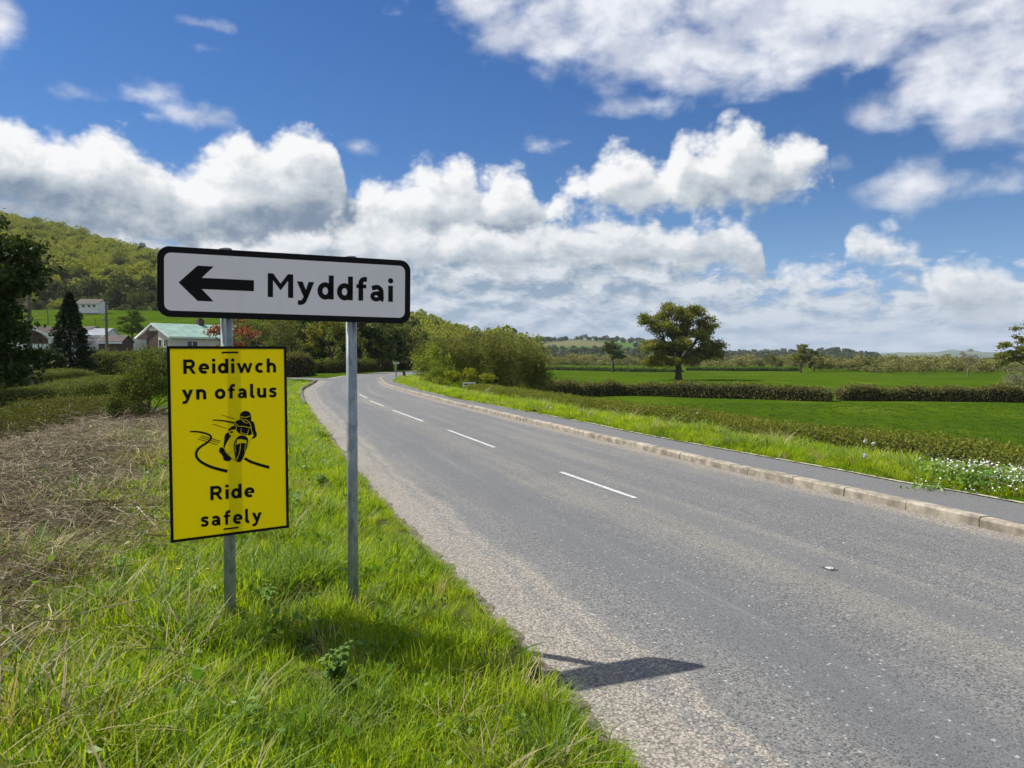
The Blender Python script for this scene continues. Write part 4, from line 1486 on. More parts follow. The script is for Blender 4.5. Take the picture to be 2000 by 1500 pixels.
# ---- meadow trees
q = hit(1325, 742)
put_tree('oak_tree', 'oak', q, (q.y / 146 * 0.99, q.y / 146 * 0.99, q.y / 146 * 1.0), 0.0, 'great spreading oak standing alone in the middle of the meadow')
q = hit(1197, 726.5)
put_tree('oak_tree', 'field_tree', q, (698 - 664 + 28) / 1500 * q.y / 8.0, 0.6, 'smaller dark oak just beside the great oak, towards the low hill')
q = hit(1226, 726)
put_tree('bare_tree', 'bare_tree', q, 31 / 1500 * q.y / 5.6, 0.2, 'small thin leafless tree between the two meadow oaks')
q = hit(1564, 728)
put_tree('oak_tree', 'round_oak', q, 57 / 1500 * q.y / 8.6, 1.0, 'round pale oak on the far meadow edge next to a dark tree')
q = hit(1590, 726)
put_tree('dark_tree', 'dark_tree', q, 42 / 1500 * q.y / 8.0, 0.3, 'dark round tree tucked behind the pale oak on the meadow edge')
q = hit(1507, 720)
put_tree('oak_tree', 'gold_oak', q, 27 / 1500 * q.y / 7.6, 0.4, 'little golden oak on the skyline of the far meadow')
q = hit(1480, 720)
put_tree('bare_tree', 'bare_tree', q, 24 / 1500 * q.y / 5.6, 1.4, 'tiny bare tree beside the little golden oak')
q = hit(1890, 737)
put_tree('bare_tree', 'bare_tree', q, 52 / 1500 * q.y / 5.6, 2.1, 'tall pale bare tree in front of the far tree belt')
q = Vector((hit(2010, 752).x, hit(2010, 752).y, -2.6))
put_tree('oak_tree', 'round_oak', q, 128 / 1500 * q.y / 8.6, 2.0, 'oak cut off by the frame above the thorn bush')
q = hit(1985, 783)
put_tree('thorn_bush', 'thorn_bush', q, 66 / 1500 * q.y / 3.0, 0.0, 'grey twiggy thorn bush growing out of the field hedge end', 'bush')

# ---- thicket beside the road: separate willow bushes grown together
thick = [(858, 752, 100, 'left end'), (905, 752, 105, ''), (955, 750, 106, ''), (1003, 752, 102, ''), (1040, 756, 82, '')]
labels = ['willow bush at the road end of the thicket, behind the lime green bush', 'second willow bush of the thicket counted from the road', 'tallest middle willow bush of the roadside thicket',
          'fourth willow bush of the thicket, towards the meadow', 'lowest willow bush, at the meadow end of the thicket']
for i, ((px_, py_, hpx, _), lb) in enumerate(zip(thick, labels)):
    yy = [52, 54, 57, 60, 63][i]
    base = at_y(px_, 745, yy)
    gz = terrain(base.x, base.y)
    top = at_y(px_, [662, 652, 650, 655, 670][i], yy).z
    put_tree('willow_bush', 'willow_bush', (base.x, base.y, gz), ((top - gz) / 3.75 * 0.92, (top - gz) / 3.75 * 0.92, (top - gz) / 3.75), i * 1.3, lb, 'bush', 'willow bushes of the roadside thicket')
q = at_y(846, 745, 50)
put_tree('leafy_bush', 'fresh_bush', on_ground(q.x, q.y), 0.85, 0.3, 'fresh green bush at the foot of the willow thicket', 'bush')
q = at_y(872, 750, 47)
put_tree('leafy_bush', 'fresh_bush', on_ground(q.x - .6, q.y), 0.5, 1.3, 'small fresh green bush beside the lime green bush', 'bush')
q = at_y(903, 755, 42.5)
put_tree('lime_bush', 'lime_bush', on_ground(q.x, q.y), (1.0, 1.0, 1.15), 0.1, 'rounded lime green bush behind the white wooden frame', 'bush')

# ---- trees behind the clipped hedge and along the far bend
row = [('grey_tree', 505, 74, 600, 'grey green tree just right of the red leaved tree'), ('grey_tree', 545, 80, 590, 'loose grey tree behind the clipped hedge end'),
       ('dark_tree', 590, 84, 640, 'dark evergreen behind the clipped hedge'), ('gold_oak', 648, 82, 612, 'golden oak with forked bare limbs behind the clipped hedge'),
       ('dark_tree', 612, 92, 610, 'dark tree behind the golden oak'), ('dark_tree', 705, 92, 612, 'dark tree directly behind the sign post'), ('leafy_tree', 742, 96, 622, 'bright green tree over the far end of the road'),
       ('dark_tree', 762, 104, 636, 'low dark tree in the shade at the road end'), ('leafy_tree', 792, 110, 638, 'green tree above the small far sign'), ('dark_tree', 820, 116, 652, 'dark tree where the road vanishes'),
       ('grey_tree', 848, 122, 650, 'loose grey tree at the foot of the wooded hill end'), ('leafy_tree', 880, 130, 664, 'green tree half hidden by the willow thicket'), ('grey_tree', 672, 100, 600, 'grey tree between the golden oak and the post'),
       ('leafy_tree', 570, 104, 596, 'green tree far back between the two sign posts'), ('leafy_tree', 470, 100, 600, 'green tree beyond the red leaved tree')]
for i, (key, px_, yy, top, lb) in enumerate(row):
    b_ = at_y(px_, 716, yy)
    gz = terrain(b_.x, b_.y)
    hgt = at_y(px_, top, yy).z - gz
    put_tree({'grey_tree': 'grey_tree', 'dark_tree': 'dark_tree', 'gold_oak': 'oak_tree', 'leafy_tree': 'leafy_tree'}[key], key, (b_.x, b_.y, gz), (hgt / 7.9 * 1.0, hgt / 7.9, hgt / 7.9), i * 1.9 + .4, lb, 'tree', 'trees along the far bend')

# red leaved tree, conifer, may bush, dark tree at the frame
q = at_y(452, 690, 62)
put_tree('red_leaved_tree', 'red_tree', on_ground(q.x, q.y), 1.02, 0.3, 'red leaved tree beside the green roof, behind the sign post')
q = at_y(137, 690, 60)
put_tree('conifer', 'conifer', on_ground(q.x, q.y, -.2), (1.0, 1.0, (at_y(137, 569, 60).z - terrain(q.x, q.y) + .2) / 6.4), 0, 'dark pointed conifer in front of the bungalows')
q = hit(285, 832)
put_tree('may_bush', 'may_bush', on_ground(q.x + .1, q.y), (.66, .66, .78), 0.4, 'leafy green hawthorn bush behind the yellow sign', 'bush')
q = at_y(-95, 720, 36)
put_tree('dark_tree', 'big_dark_tree', on_ground(q.x, q.y), (1.12, 1.12, 1.15), 0.0, 'big dark tree overhanging the frame beside the telegraph pole')
q = at_y(20, 720, 44)
put_tree('dark_bush', 'dark_tree', on_ground(q.x, q.y), (.36, .36, .36), 2.2, 'low dark bush under the big dark tree', 'bush')
q = at_y(258, 650, 138)
put_tree('leafy_tree', 'leafy_tree', on_ground(q.x, q.y), 0.72, 0.9, 'small green tree on the pasture behind the green roof')

# ---- hedges
hp = [hit(1062, 768), hit(1200, 772), hit(1400, 778), hit(1618, 784)]
hedge('hedge', hp, 1.5, 1.35, 0.17, 15000, MATS['hedge_leaf'], twig_core, 'long clipped field hedge from the willow thicket to the gap', 3, .2)
hp = [hit(1641, 783), hit(1750, 783), hit(1880, 784), hit(2080, 786)]
hedge('hedge', hp, 1.5, 1.35, 0.17, 9000, MATS['hedge_leaf'], twig_core, 'clipped field hedge beyond the gap, ending under the thorn bush', 4, .2)
# low roadside hedge along the verge
PBo = offset(PB, -2.9)
sel = PBo[(PBo[:, 1] > 5) & (PBo[:, 1] < 40)]
hedge('roadside_hedge', sel[::6], 1.15, 0.38, 0.050, 90000, MATS['verge_hedge_leaf'], twig_core, 'low brown and green hedge along the back of the roadside verge', 6, 0.14)
# clipped garden hedges left of the road
hedge('garden_hedge', [(-31.5, 75), (-24, 68.5), (-19.3, 66), (-18.0, 67.5)], 2.2, 1.95, 0.12, 16000, MATS['hedge_leaf'], twig_core, 'tall square clipped hedge between the two sign posts', 8, 0.03)
hedge('garden_hedge', [(-19.5, 78), (-17.6, 83), (-16.5, 90), (-15.6, 96)], 1.8, 1.3, 0.12, 9000, MATS['moss_hedge_leaf'], twig_core, 'clipped hedge along the far bend, right of the sign post', 9, 0.06)
hedge('garden_hedge', [(-14.5, 101), (-9, 112), (-2, 117)], 1.6, 1.6, 0.14, 6000, MATS['dark_leaf'], twig_core, 'dark hedge behind the small far sign', 10, 0.08)
for i, (pts, zt, lb, wd_, n_l) in enumerate([
        ([(-80, 16.8), (0, 18.2), (100, 20.8), (205, 25.5)], 0.36, 'nearest of three low hedges, mossy brown top', 2.8, 60000),
        ([(-60, 34.5), (0, 36), (110, 39.5), (215, 45)], 0.28, 'middle of three low hedges, dark front', 2.6, 34000),
        ([(-40, 46), (0, 47), (90, 49.5), (165, 53)], 0.70, 'farthest of three low hedges at the foot of the telegraph pole', 2.2, 24000)]):
    line = [at_y(x, 760, y) for x, y in pts]
    gz_ = np.mean([terrain(q_.x, q_.y) for q_ in line])
    hedge('low_hedge', line, wd_, zt - gz_, 0.050 + 0.012 * i, n_l, MATS['moss_hedge_leaf' if i == 0 else 'bush_leaf'], twig_core, lb, 20 + i, 0.06, group='low hedges in the paddock')
hp = [on_ground(*at_y(32, 700, 55).xy), on_ground(*at_y(125, 700, 56.5).xy)]
hedge('conifer_hedge', hp, 1.4, 2.05, 0.13, 7000, MATS['dark_leaf'], twig_core, 'tall clipped conifer hedge in front of the bungalow roofs', 25, 0.02)
hp = [on_ground(*at_y(163, 700, 72).xy), on_ground(*at_y(250, 700, 70).xy), on_ground(*at_y(330, 700, 68).xy)]
hedge('garden_hedge', hp, 1.8, 2.3, 0.13, 9000, MATS['bush_leaf'], twig_core, 'bushy garden hedge behind the give way sign', 26, 0.12)
# far field hedges: dark lines across the meadows
for i, (pts, hh, lb) in enumerate([([(1060, 722), (1240, 726), (1330, 727)], .7, 'far dark hedge line left of the great oak trunk'), ([(1345, 724), (1430, 724.5), (1560, 725)], .6, 'far dark hedge line right of the great oak trunk'),
                                   ([(1070, 712), (1180, 713), (1290, 714)], .9, 'farthest hedge line under the low hill')]):
    hedge('far_hedge', [hit(*q_) for q_ in pts], 2.0, hh, 0.4, 3500, MATS['dark_leaf'], twig_core, lb, 30 + i, 0.2)

# ------------------------------------------------------------------ hills and woods
def crown_variant(seed, n, leaf, H=8.0, rad=3.6, conical=0.0):
    rs = np.random.default_rng(seed)
    k = 6
    cs = np.stack([rs.normal(size=k) * rad * .42, rs.normal(size=k) * rad * .42, H * (0.55 + 0.22 * rs.uniform(-1, 1, k))], 1)
    rr = rad * rs.uniform(.45, .7, k)
    i = rs.integers(0, k, n)
    u = rs.normal(size=(n, 3))
    u /= np.linalg.norm(u, axis=1)[:, None]
    P = cs[i] + u * rr[i][:, None] * rs.uniform(.7, 1.05, (n, 1)) * np.array([1, 1, .85])
    P[:, 2] = np.maximum(P[:, 2], H * .12)
    v, f = leaf_cards(P, leaf, rs, .75, .2, u * .5)
    w = MB().tube([(0, 0, -1), (0, 0, H * .6)], [.22, .12], 4, False)
    v2 = np.concatenate([v, np.zeros((0, 3))])
    return v2, f


leaf_mat('wood_leaf', [(0.130, 0.155, 0.032), (0.225, 0.250, 0.045), (0.320, 0.345, 0.055), (0.260, 0.225, 0.080)], 0.35, patch=0.5, tint=0.011)
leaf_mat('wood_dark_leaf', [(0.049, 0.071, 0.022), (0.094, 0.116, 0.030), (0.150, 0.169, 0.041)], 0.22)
leaf_mat('belt_leaf', [(0.150, 0.160, 0.056), (0.244, 0.244, 0.085), (0.309, 0.281, 0.122)], 0.28)

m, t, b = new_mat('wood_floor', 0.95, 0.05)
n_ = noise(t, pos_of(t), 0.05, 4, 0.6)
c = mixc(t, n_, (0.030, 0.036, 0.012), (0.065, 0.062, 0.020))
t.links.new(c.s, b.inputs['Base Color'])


def hill_patch(name, cols, nk, mat, bulge=0.12, back=300.0):
    """slope given by columns (pixel x, base pixel y, base distance, ridge pixel y, ridge distance)"""
    cols = sorted(cols)
    px = np.linspace(cols[0][0], cols[-1][0], 90)
    ip = [np.interp(px, [c_[0] for c_ in cols], [c_[j] for c_ in cols]) for j in (1, 2, 3, 4)]
    rows = []
    for i in range(len(px)):
        bpt, rpt = at_y(px[i], ip[0][i], ip[1][i]), at_y(px[i], ip[2][i], ip[3][i])
        bb, rr = np.array(bpt), np.array(rpt)
        bb[2] -= 3.0
        col_ = []
        for k in np.linspace(0, 1, nk):
            q = bb + (rr - bb) * k
            q[2] += bulge * (rr[2] - bb[2]) * math.sin(math.pi * k) * (1 - .3 * k)
            col_.append(q)
        end = rr + np.array([0, back, -(rr[2]) * 0.9])
        col_.append((rr + end) / 2 + np.array([0, 0, .2 * rr[2]]))
        col_.append(end)
        rows.append(col_)
    V = np.array(rows)
    V[..., 2] += 0.02 * V[..., 1] * 0.1 * vnoise(V[..., 0], V[..., 1], 0.02, 3)
    n1, n2 = V.shape[:2]
    idx = np.arange(n1 * n2).reshape(n1, n2)
    q = np.stack([idx[:-1, :-1], idx[1:, :-1], idx[1:, 1:], idx[:-1, 1:]], -1).reshape(-1, 4)
    o = tag(mesh_obj(name, V.reshape(-1, 3), q, mat, None, True), kind='structure')
    return V, o


HILL = [(-700, 560, 300, 342, 800), (-300, 575, 300, 384, 820), (0, 590, 290, 436, 800), (80, 596, 285, 450, 790), (200, 606, 280, 486, 780), (310, 620, 275, 509, 750), (450, 640, 250, 548, 660), (600, 668, 220, 590, 560),
        (700, 685, 200, 618, 500), (800, 698, 185, 644, 430), (850, 702, 180, 660, 400), (900, 705, 178, 679, 370), (960, 707, 175, 700, 330), (1010, 708, 175, 706, 300)]
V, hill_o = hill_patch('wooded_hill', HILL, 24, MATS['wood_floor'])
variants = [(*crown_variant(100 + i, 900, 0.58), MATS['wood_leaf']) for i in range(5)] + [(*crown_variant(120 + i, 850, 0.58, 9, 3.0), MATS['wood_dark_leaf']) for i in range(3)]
rs = np.random.default_rng(5)
front = V[:, :24]
PP, SS, II = [], [], []
for _ in range(5600):
    i, k = rs.integers(0, front.shape[0] - 1), rs.uniform(0, 1) ** 0.85 * 22.9
    k0, a_, b_ = int(k), rs.uniform(0, 1), k % 1
    q = (front[i, k0] * (1 - a_) + front[i + 1, k0] * a_) * (1 - b_) + (front[i, k0 + 1] * (1 - a_) + front[i + 1, k0 + 1] * a_) * b_
    PP.append(q - np.array([0, 0, .8]))
    s_ = rs.choice([.5, .7, .8, .95, 1.25]) * rs.uniform(.85, 1.15)
    SS.append((s_, s_, s_ * rs.uniform(.85, 1.2)))
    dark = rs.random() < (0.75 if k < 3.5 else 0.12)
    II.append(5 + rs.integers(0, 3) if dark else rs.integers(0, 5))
PP = np.array(PP)
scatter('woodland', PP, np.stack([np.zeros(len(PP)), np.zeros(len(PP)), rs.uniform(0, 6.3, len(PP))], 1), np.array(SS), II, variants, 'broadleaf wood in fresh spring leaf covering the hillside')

# far belt of trees at the end of the meadows
rs = np.random.default_rng(9)
variants = [(*crown_variant(140 + i, 420, 0.55, 6, 2.6), MATS['belt_leaf']) for i in range(4)] + [(*crown_variant(150 + i, 420, 0.5, 6, 2.4), MATS['wood_dark_leaf']) for i in range(2)]
PP, SS, II = [], [], []
for px_, n_t, y0, y1, hh in [((1600, 2150), 230, 225, 270, .74), ((1340, 1620), 90, 300, 380, .8), ((1060, 1350), 90, 330, 480, .95), ((1700, 2150), 60, 200, 225, .6)]:
    for _ in range(n_t):
        yy = rs.uniform(y0, y1)
        x_ = (rs.uniform(*px_) - 1000) / 1500 * yy
        PP.append((x_, yy, -2.75))
        s_ = hh * rs.choice([.55, .8, 1.0, 1.0, 1.25]) * rs.uniform(.85, 1.1)
        SS.append((s_ * 1.1, s_ * 1.1, s_))
        II.append(rs.integers(0, 4) if rs.random() < .85 else 4 + rs.integers(0, 2))
PP = np.array(PP)
scatter('treeline', PP, np.stack([np.zeros(len(PP)), np.zeros(len(PP)), rs.uniform(0, 6.3, len(PP))], 1), np.array(SS), II, variants, 'belt of pale green trees closing the far side of the meadows')

# low farmed hill behind, fields parted by dark hedges
m, t, b = new_mat('far_fields', 0.95, 0.05)
p = vmath(t, 'MULTIPLY', pos_of(t), (1, 1.6, 0.0))
v_ = node(t, 'ShaderNodeTexVoronoi', Scale=0.0062, Randomness=0.9)
t.links.new(p.s, v_.inputs['Vector'])
rnd = NX(t, node(t, 'ShaderNodeSeparateColor', Color=NX(t, v_.outputs['Color'])).outputs[0])
ve = node(t, 'ShaderNodeTexVoronoi', Scale=0.0062, Randomness=0.9, _feature='DISTANCE_TO_EDGE')
t.links.new(p.s, ve.inputs['Vector'])
edge_ = NX(t, ve.outputs['Distance']).step(0.05, 0.02)
c = mixc(t, rnd, (0.060, 0.125, 0.022), (0.11, 0.19, 0.035))
c = mixc(t, rnd.step(.72, .78), c, (0.14, 0.135, 0.06))
c = mixc(t, edge_, c, (0.030, 0.042, 0.018))
t.links.new(c.s, b.inputs['Base Color'])
V, o = hill_patch('far_hill', [(940, 700, 700, 690, 900), (1030, 702, 700, 669, 1250), (1090, 702, 700, 665, 1350), (1130, 702, 700, 662, 1400), (1200, 702, 700, 667, 1400), (1280, 702, 700, 668, 1400), (1340, 702, 750, 682, 1400), (1400, 701, 800, 697, 1400)], 16, MATS['far_fields'], .1, 600)
rs = np.random.default_rng(12)
variants = [(*crown_variant(170 + i, 160, 1.5, 8, 3.8), MATS['hazed_leaf']) for i in range(3)]
PP, SS = [], []
for c_ in range(14):         # hedgerow trees and copses
    i, k = rs.integers(2, 78), rs.uniform(0, 14.5)
    for _ in range(16):
        i2 = int(np.clip(i + rs.normal() * 5, 0, 88))
        k2 = float(np.clip(k + rs.normal() * .35, 0, 14.9))
        q = V[i2, int(k2)] * (1 - k2 % 1) + V[i2, int(k2) + 1] * (k2 % 1)
        PP.append(q)
        SS.append([rs.uniform(.7, 1.3)] * 3)
for _ in range(80):
    i2 = rs.integers(0, 89)
    PP.append(V[i2, 15] - np.array([0, 0, 2.0]))
    SS.append([rs.uniform(.6, 1.4)] * 3)
for _ in range(260):
    i2, k2 = rs.integers(0, 89), rs.uniform(0, 3.2)
    q = V[i2, int(k2)] * (1 - k2 % 1) + V[i2, int(k2) + 1] * (k2 % 1)
    PP.append(q)
    SS.append([rs.uniform(.8, 1.5)] * 3)
PP = np.array(PP)
scatter('hedgerow_trees', PP, np.stack([np.zeros(len(PP)), np.zeros(len(PP)), rs.uniform(0, 6.3, len(PP))], 1), np.array(SS), rs.integers(0, 3, len(PP)), variants, 'hedgerow trees and copses over the low farmed hill')
plain('distant_wood', (0.05, 0.065, 0.035), 0.95, 0.3, 0.01, 0.05)
plain('moor', (0.085, 0.115, 0.065), 0.95, 0.35, 0.0025, 0.05)
V, o = hill_patch('wooded_ridge', [(1290, 699, 900, 697, 1200), (1400, 700, 900, 693, 1200), (1450, 700, 900, 694.5, 1200), (1520, 700, 900, 693, 1200), (1600, 700, 900, 691, 1200), (1640, 700, 900, 690, 1200), (1690, 700, 900, 697, 1200), (1720, 699, 900, 698, 1200)], 10, MATS['distant_wood'], .15, 500)
rs = np.random.default_rng(14)
PP = [V[rs.integers(0, 89), rs.integers(0, 10)] for _ in range(500)]
SS = [[rs.uniform(.7, 1.2)] * 3 for _ in PP]
scatter('ridge_wood', np.array(PP), np.stack([np.zeros(500), np.zeros(500), rs.uniform(0, 6.3, 500)], 1), np.array(SS), rs.integers(0, 3, 500), variants, 'dark wood covering the low ridge right of the great oak')
hill_patch('distant_moor', [(1640, 699, 4200, 698, 5000), (1700, 699, 4200, 695, 5200), (1745, 699, 4200, 691, 5400), (1800, 699, 4200, 690.5, 5600), (1830, 699, 4200, 688.5, 5600), (1862, 699, 4200, 684, 5600), (1890, 699, 4200, 686, 5600), (2000, 699, 4200, 691, 5600), (2200, 699, 4200, 696, 5600)], 10, MATS['moor'], .1, 1500)

# ------------------------------------------------------------------ houses
plain('pink_render', (0.72, 0.62, 0.55), 0.9, 0.08, 1.0)
plain('white_render', (0.78, 0.78, 0.76), 0.9, 0.06, 1.0)
plain('white_upvc', (0.80, 0.80, 0.80), 0.5, 0.05, 1.0)
plain('house_brick', (0.105, 0.060, 0.050), 0.9, 0.3, 6.0)
plain('green_roof', (0.24, 0.37, 0.31), 0.8, 0.18, 0.9)
plain('brown_roof', (0.085, 0.065, 0.055), 0.85, 0.25, 2.0)
plain('sheet_roof', (0.50, 0.52, 0.54), 0.6, 0.15, 2.0)
plain('window_glass', (0.03, 0.035, 0.04), 0.08, 0.1, 1.0, 0.6)


def gable_house(name, near, ang, length, width, eave, ridge, wall_m, roof_m, label, over=0.35, fascia='white_upvc', gable_m=None):
    """local x = along the ridge, y = across the gable (away from the near corner), z up; ang turns x from the world x axis"""
    o = thing(name, tuple(near), label, 'house', None, ang)
    w = MB()
    w.add([(0, 0, -1), (length, 0, -1), (length, width, -1), (0, width, -1), (0, 0, eave), (length, 0, eave), (length, width, eave), (0, width, eave), (0, width / 2, ridge), (length, width / 2, ridge)],
          [(0, 1, 5, 4), (2, 3, 7, 6), (0, 4, 8, 7, 3), (1, 2, 6, 9, 5), (4, 5, 9, 8), (6, 7, 8, 9), (3, 2, 1, 0)])
    w.build('wall', wall_m, o)
    sl = (ridge - eave) / (width / 2)
    rf = MB()
    for s_ in (0, 1):
        y0, y1 = (-over, width / 2) if s_ == 0 else (width + over, width / 2)
        z0, z1 = eave - over * sl, ridge
        t_ = 0.12
        rf.add([(-over, y0, z0 + .01), (length + over, y0, z0 + .01), (length + over, y1, z1 + .01), (-over, y1, z1 + .01), (-over, y0, z0 + t_), (length + over, y0, z0 + t_), (length + over, y1, z1 + t_), (-over, y1, z1 + t_)],
               [(0, 1, 2, 3), (7, 6, 5, 4), (0, 4, 5, 1), (3, 2, 6, 7), (0, 3, 7, 4), (1, 5, 6, 2)])
    roof = rf.build('roof', roof_m, o)
    fb = MB()
    for s_ in (0, 1):
        y0 = -over if s_ == 0 else width + over
        z0 = eave - over * sl
        fb.add([(-over - .04, y0, z0 - .16), (-over - .04, width / 2, ridge - .16), (-over - .04, width / 2, ridge + .1), (-over - .04, y0, z0 + .1), (-over - .005, y0, z0 - .16), (-over - .005, width / 2, ridge - .16), (-over - .005, width / 2, ridge + .1), (-over - .005, y0, z0 + .1)],
               [(0, 1, 2, 3), (7, 6, 5, 4), (0, 4, 5, 1), (3, 2, 6, 7), (0, 3, 7, 4), (1, 5, 6, 2)])
    fb.build('bargeboard', MATS[fascia], roof)
    MB().box(-over, length + over, -over - .05, -over - .005, eave - over * sl - .14, eave - over * sl + .06).build('gutter', MATS[fascia], roof)
    return o, roof


def window(o, side, u0, u1, z0, z1, panes=2, name='window'):
    """side 'g': on the gable at x = 0; 's': on the long side at y = 0"""
    def tr(u, d, z):
        return (-d, u, z) if side == 'g' else (u, -d, z)

    def bx(mb, ua, ub, da, db, za, zb):
        vs = [tr(a_, d_, z_) for z_ in (za, zb) for (a_, d_) in ((ua, da), (ub, da), (ub, db), (ua, db))]
        return mb.add(vs, [(0, 3, 2, 1), (4, 5, 6, 7), (0, 1, 5, 4), (1, 2, 6, 5), (2, 3, 7, 6), (3, 0, 4, 7)])
    fr = MB()
    f = 0.07
    bx(fr, u0, u1, .005, .07, z0, z0 + f)
    bx(fr, u0, u1, .005, .07, z1 - f, z1)
    for k in range(panes + 1):
        uu = u0 + (u1 - u0 - f) * k / panes
        bx(fr, uu, uu + f, .005, .068, z0 + f, z1 - f)
    wn = fr.build(name, MATS['white_upvc'], o)
    for k in range(panes):
        ua = u0 + (u1 - u0 - f) * k / panes + f
        ub = u0 + (u1 - u0 - f) * (k + 1) / panes
        g_ = MB()
        bx(g_, ua, ub, .006, .03, z0 + f, z1 - f)
        g_.build('pane', MATS['window_glass'], wn)
    return wn


# green roofed bungalow
nearp = at_y(333, 690, 113)
gz = 2.35
A_ = math.atan2(.77, .64)
bung, roof = gable_house('bungalow', (nearp.x, nearp.y, gz), A_, 15, 10.4, at_y(333, 657, 113).z - gz, at_y(297, 632, 116).z - gz, MATS['pink_render'], MATS['green_roof'], 'bungalow with pale green roof, pink and brick gable and white conservatory')
ev = at_y(333, 657, 113).z - gz
MB().box(-.06, 0, 3.9, 6.6, -1, ev + .9).build('brick_panel', MATS['house_brick'], bung)
MB().add([(-.05, 6.6, -1), (-.05, 10.3, -1), (-.05, 10.3, ev - .02), (-.05, 6.6, ev + 1.2), (0, 6.6, -1), (0, 10.3, -1), (0, 10.3, ev - .02), (0, 6.6, ev + 1.2)], [(3, 2, 1, 0), (4, 5, 6, 7), (0, 1, 5, 4), (3, 7, 6, 2), (0, 4, 7, 3), (1, 2, 6, 5)]).build('brick_gable', MATS['house_brick'], bung)
window(bung, 'g', .6, 1.9, ev - 1.5, ev - .4, 2)
window(bung, 'g', 2.6, 3.5, ev - 1.5, ev - .4, 1)
window(bung, 's', 2.5, 4.2, ev - 1.6, ev - .6, 2)
window(bung, 's', 8, 9.6, ev - 1.6, ev - .6, 2)
MB().box(7.0, 7.9, 4.75, 5.65, at_y(297, 632, 116).z - gz - .4, at_y(297, 632, 116).z - gz + .85).box(7.2, 7.7, 4.95, 5.45, at_y(297, 632, 116).z - gz + .85, at_y(297, 632, 116).z - gz + 1.1).build('chimney', MATS['house_brick'], roof)
cons = MB()
for k in range(6):
    y_ = 7.4 + k * .75
    cons.box(-2.6, -2.5, y_, y_ + .09, ev - 2.2, ev - .55)
cons.box(-2.66, -2.4, 7.2, 11.4, ev - .55, ev - .35).box(-2.66, -2.4, 7.2, 11.4, ev - 2.9, ev - 2.1).box(-2.6, -.1, 7.2, 7.3, ev - 2.9, ev - .4).box(-2.66, -.08, 7.2, 11.4, ev - .34, ev - .26)
co = cons.build('conservatory', MATS['white_upvc'], bung)
MB().box(-2.53, -2.5, 7.4, 11.2, ev - 2.15, ev - .5).build('pane', MATS['window_glass'], co)

# brown roofed bungalows to the left
n2 = at_y(112, 690, 92)
h2, r2 = gable_house('brown_bungalow', (n2.x, n2.y, 0.9), A_ + .55, 9, 7.0, at_y(112, 660, 92).z - .9, at_y(95, 640, 96).z - .9, MATS['white_render'], MATS['brown_roof'], 'white bungalow with brown tiled roof and small brick gable, left of the conifer', .3)
ev2 = at_y(112, 660, 92).z - .9
MB().prism([(1.2, ev2 - .7), (4.6, ev2 - .7), (4.6, ev2 - .1), (2.9, ev2 + 1.1), (1.2, ev2 - .1)], 0, .05).build('brick_gable', MATS['house_brick'], h2).rotation_euler = (0, 0, math.pi / 2)
window(h2, 's', 1.0, 2.2, ev2 - 1.5, ev2 - .5, 2)
n3 = at_y(52, 690, 100)
h3, r3 = gable_house('brown_bungalow', (n3.x, n3.y, 1.4), -.25, 8, 6.0, at_y(52, 655, 100).z - 1.4, at_y(60, 640, 103).z - 1.4, MATS['white_render'], MATS['brown_roof'], 'brown roofed bungalow half hidden by the dark tree', .3)
window(h3, 's', 1.0, 2.2, .6, 1.5, 2)
n4 = at_y(164, 690, 98)
h4, r4 = gable_house('metal_shed', (n4.x, n4.y, 1.2), .05, 2.6, 4.5, at_y(164, 655, 98).z - 1.2, at_y(170, 643, 100).z - 1.2, MATS['white_render'], MATS['sheet_roof'], 'white shed with ribbed metal roof beside the conifer', .12)
for k in range(9):
    MB().add([(-.1 + k * .34, -.14, at_y(164, 655, 98).z - 1.2 + .09), (-.02 + k * .34, -.14, at_y(164, 655, 98).z - 1.2 + .09), (-.02 + k * .34, 2.2, at_y(170, 643, 100).z - 1.2 + .14), (-.1 + k * .34, 2.2, at_y(170, 643, 100).z - 1.2 + .14),
              (-.06 + k * .34, -.14, at_y(164, 655, 98).z - 1.2 + .15), (-.06 + k * .34, 2.2, at_y(170, 643, 100).z - 1.2 + .20)], [(0, 4, 5, 3), (4, 1, 2, 5)]).build('roof_rib', MATS['sheet_roof'], r4)
n5 = at_y(193, 690, 96)
h5, r5 = gable_house('brown_outbuilding', (n5.x, n5.y, 1.1), .12, 2.7, 4.0, at_y(193, 668, 96).z - 1.1, at_y(200, 656, 98).z - 1.1, MATS['house_brick'], MATS['brown_roof'], 'low brown roofed outbuilding between the shed and the telegraph pole', .15)
n6 = at_y(189, 600, 250)
gz6 = terrain(n6.x, n6.y)
e6 = at_y(187, 592, 250).z
r6z = at_y(170, 584, 252).z
h6, r6 = gable_house('hill_bungalow', (at_y(150, 600, 250).x, 250, e6 - 2.3), 0.05, 6.6, 7.0, 2.3, r6z - e6 + 2.3, MATS['white_render'], MATS['brown_roof'], 'white bungalow high on the hill pasture below the wood', .4)
for u in (1.6, 3.4, 5.0):
    window(h6, 's', u, u + 1.0, .9, 1.8, 1)

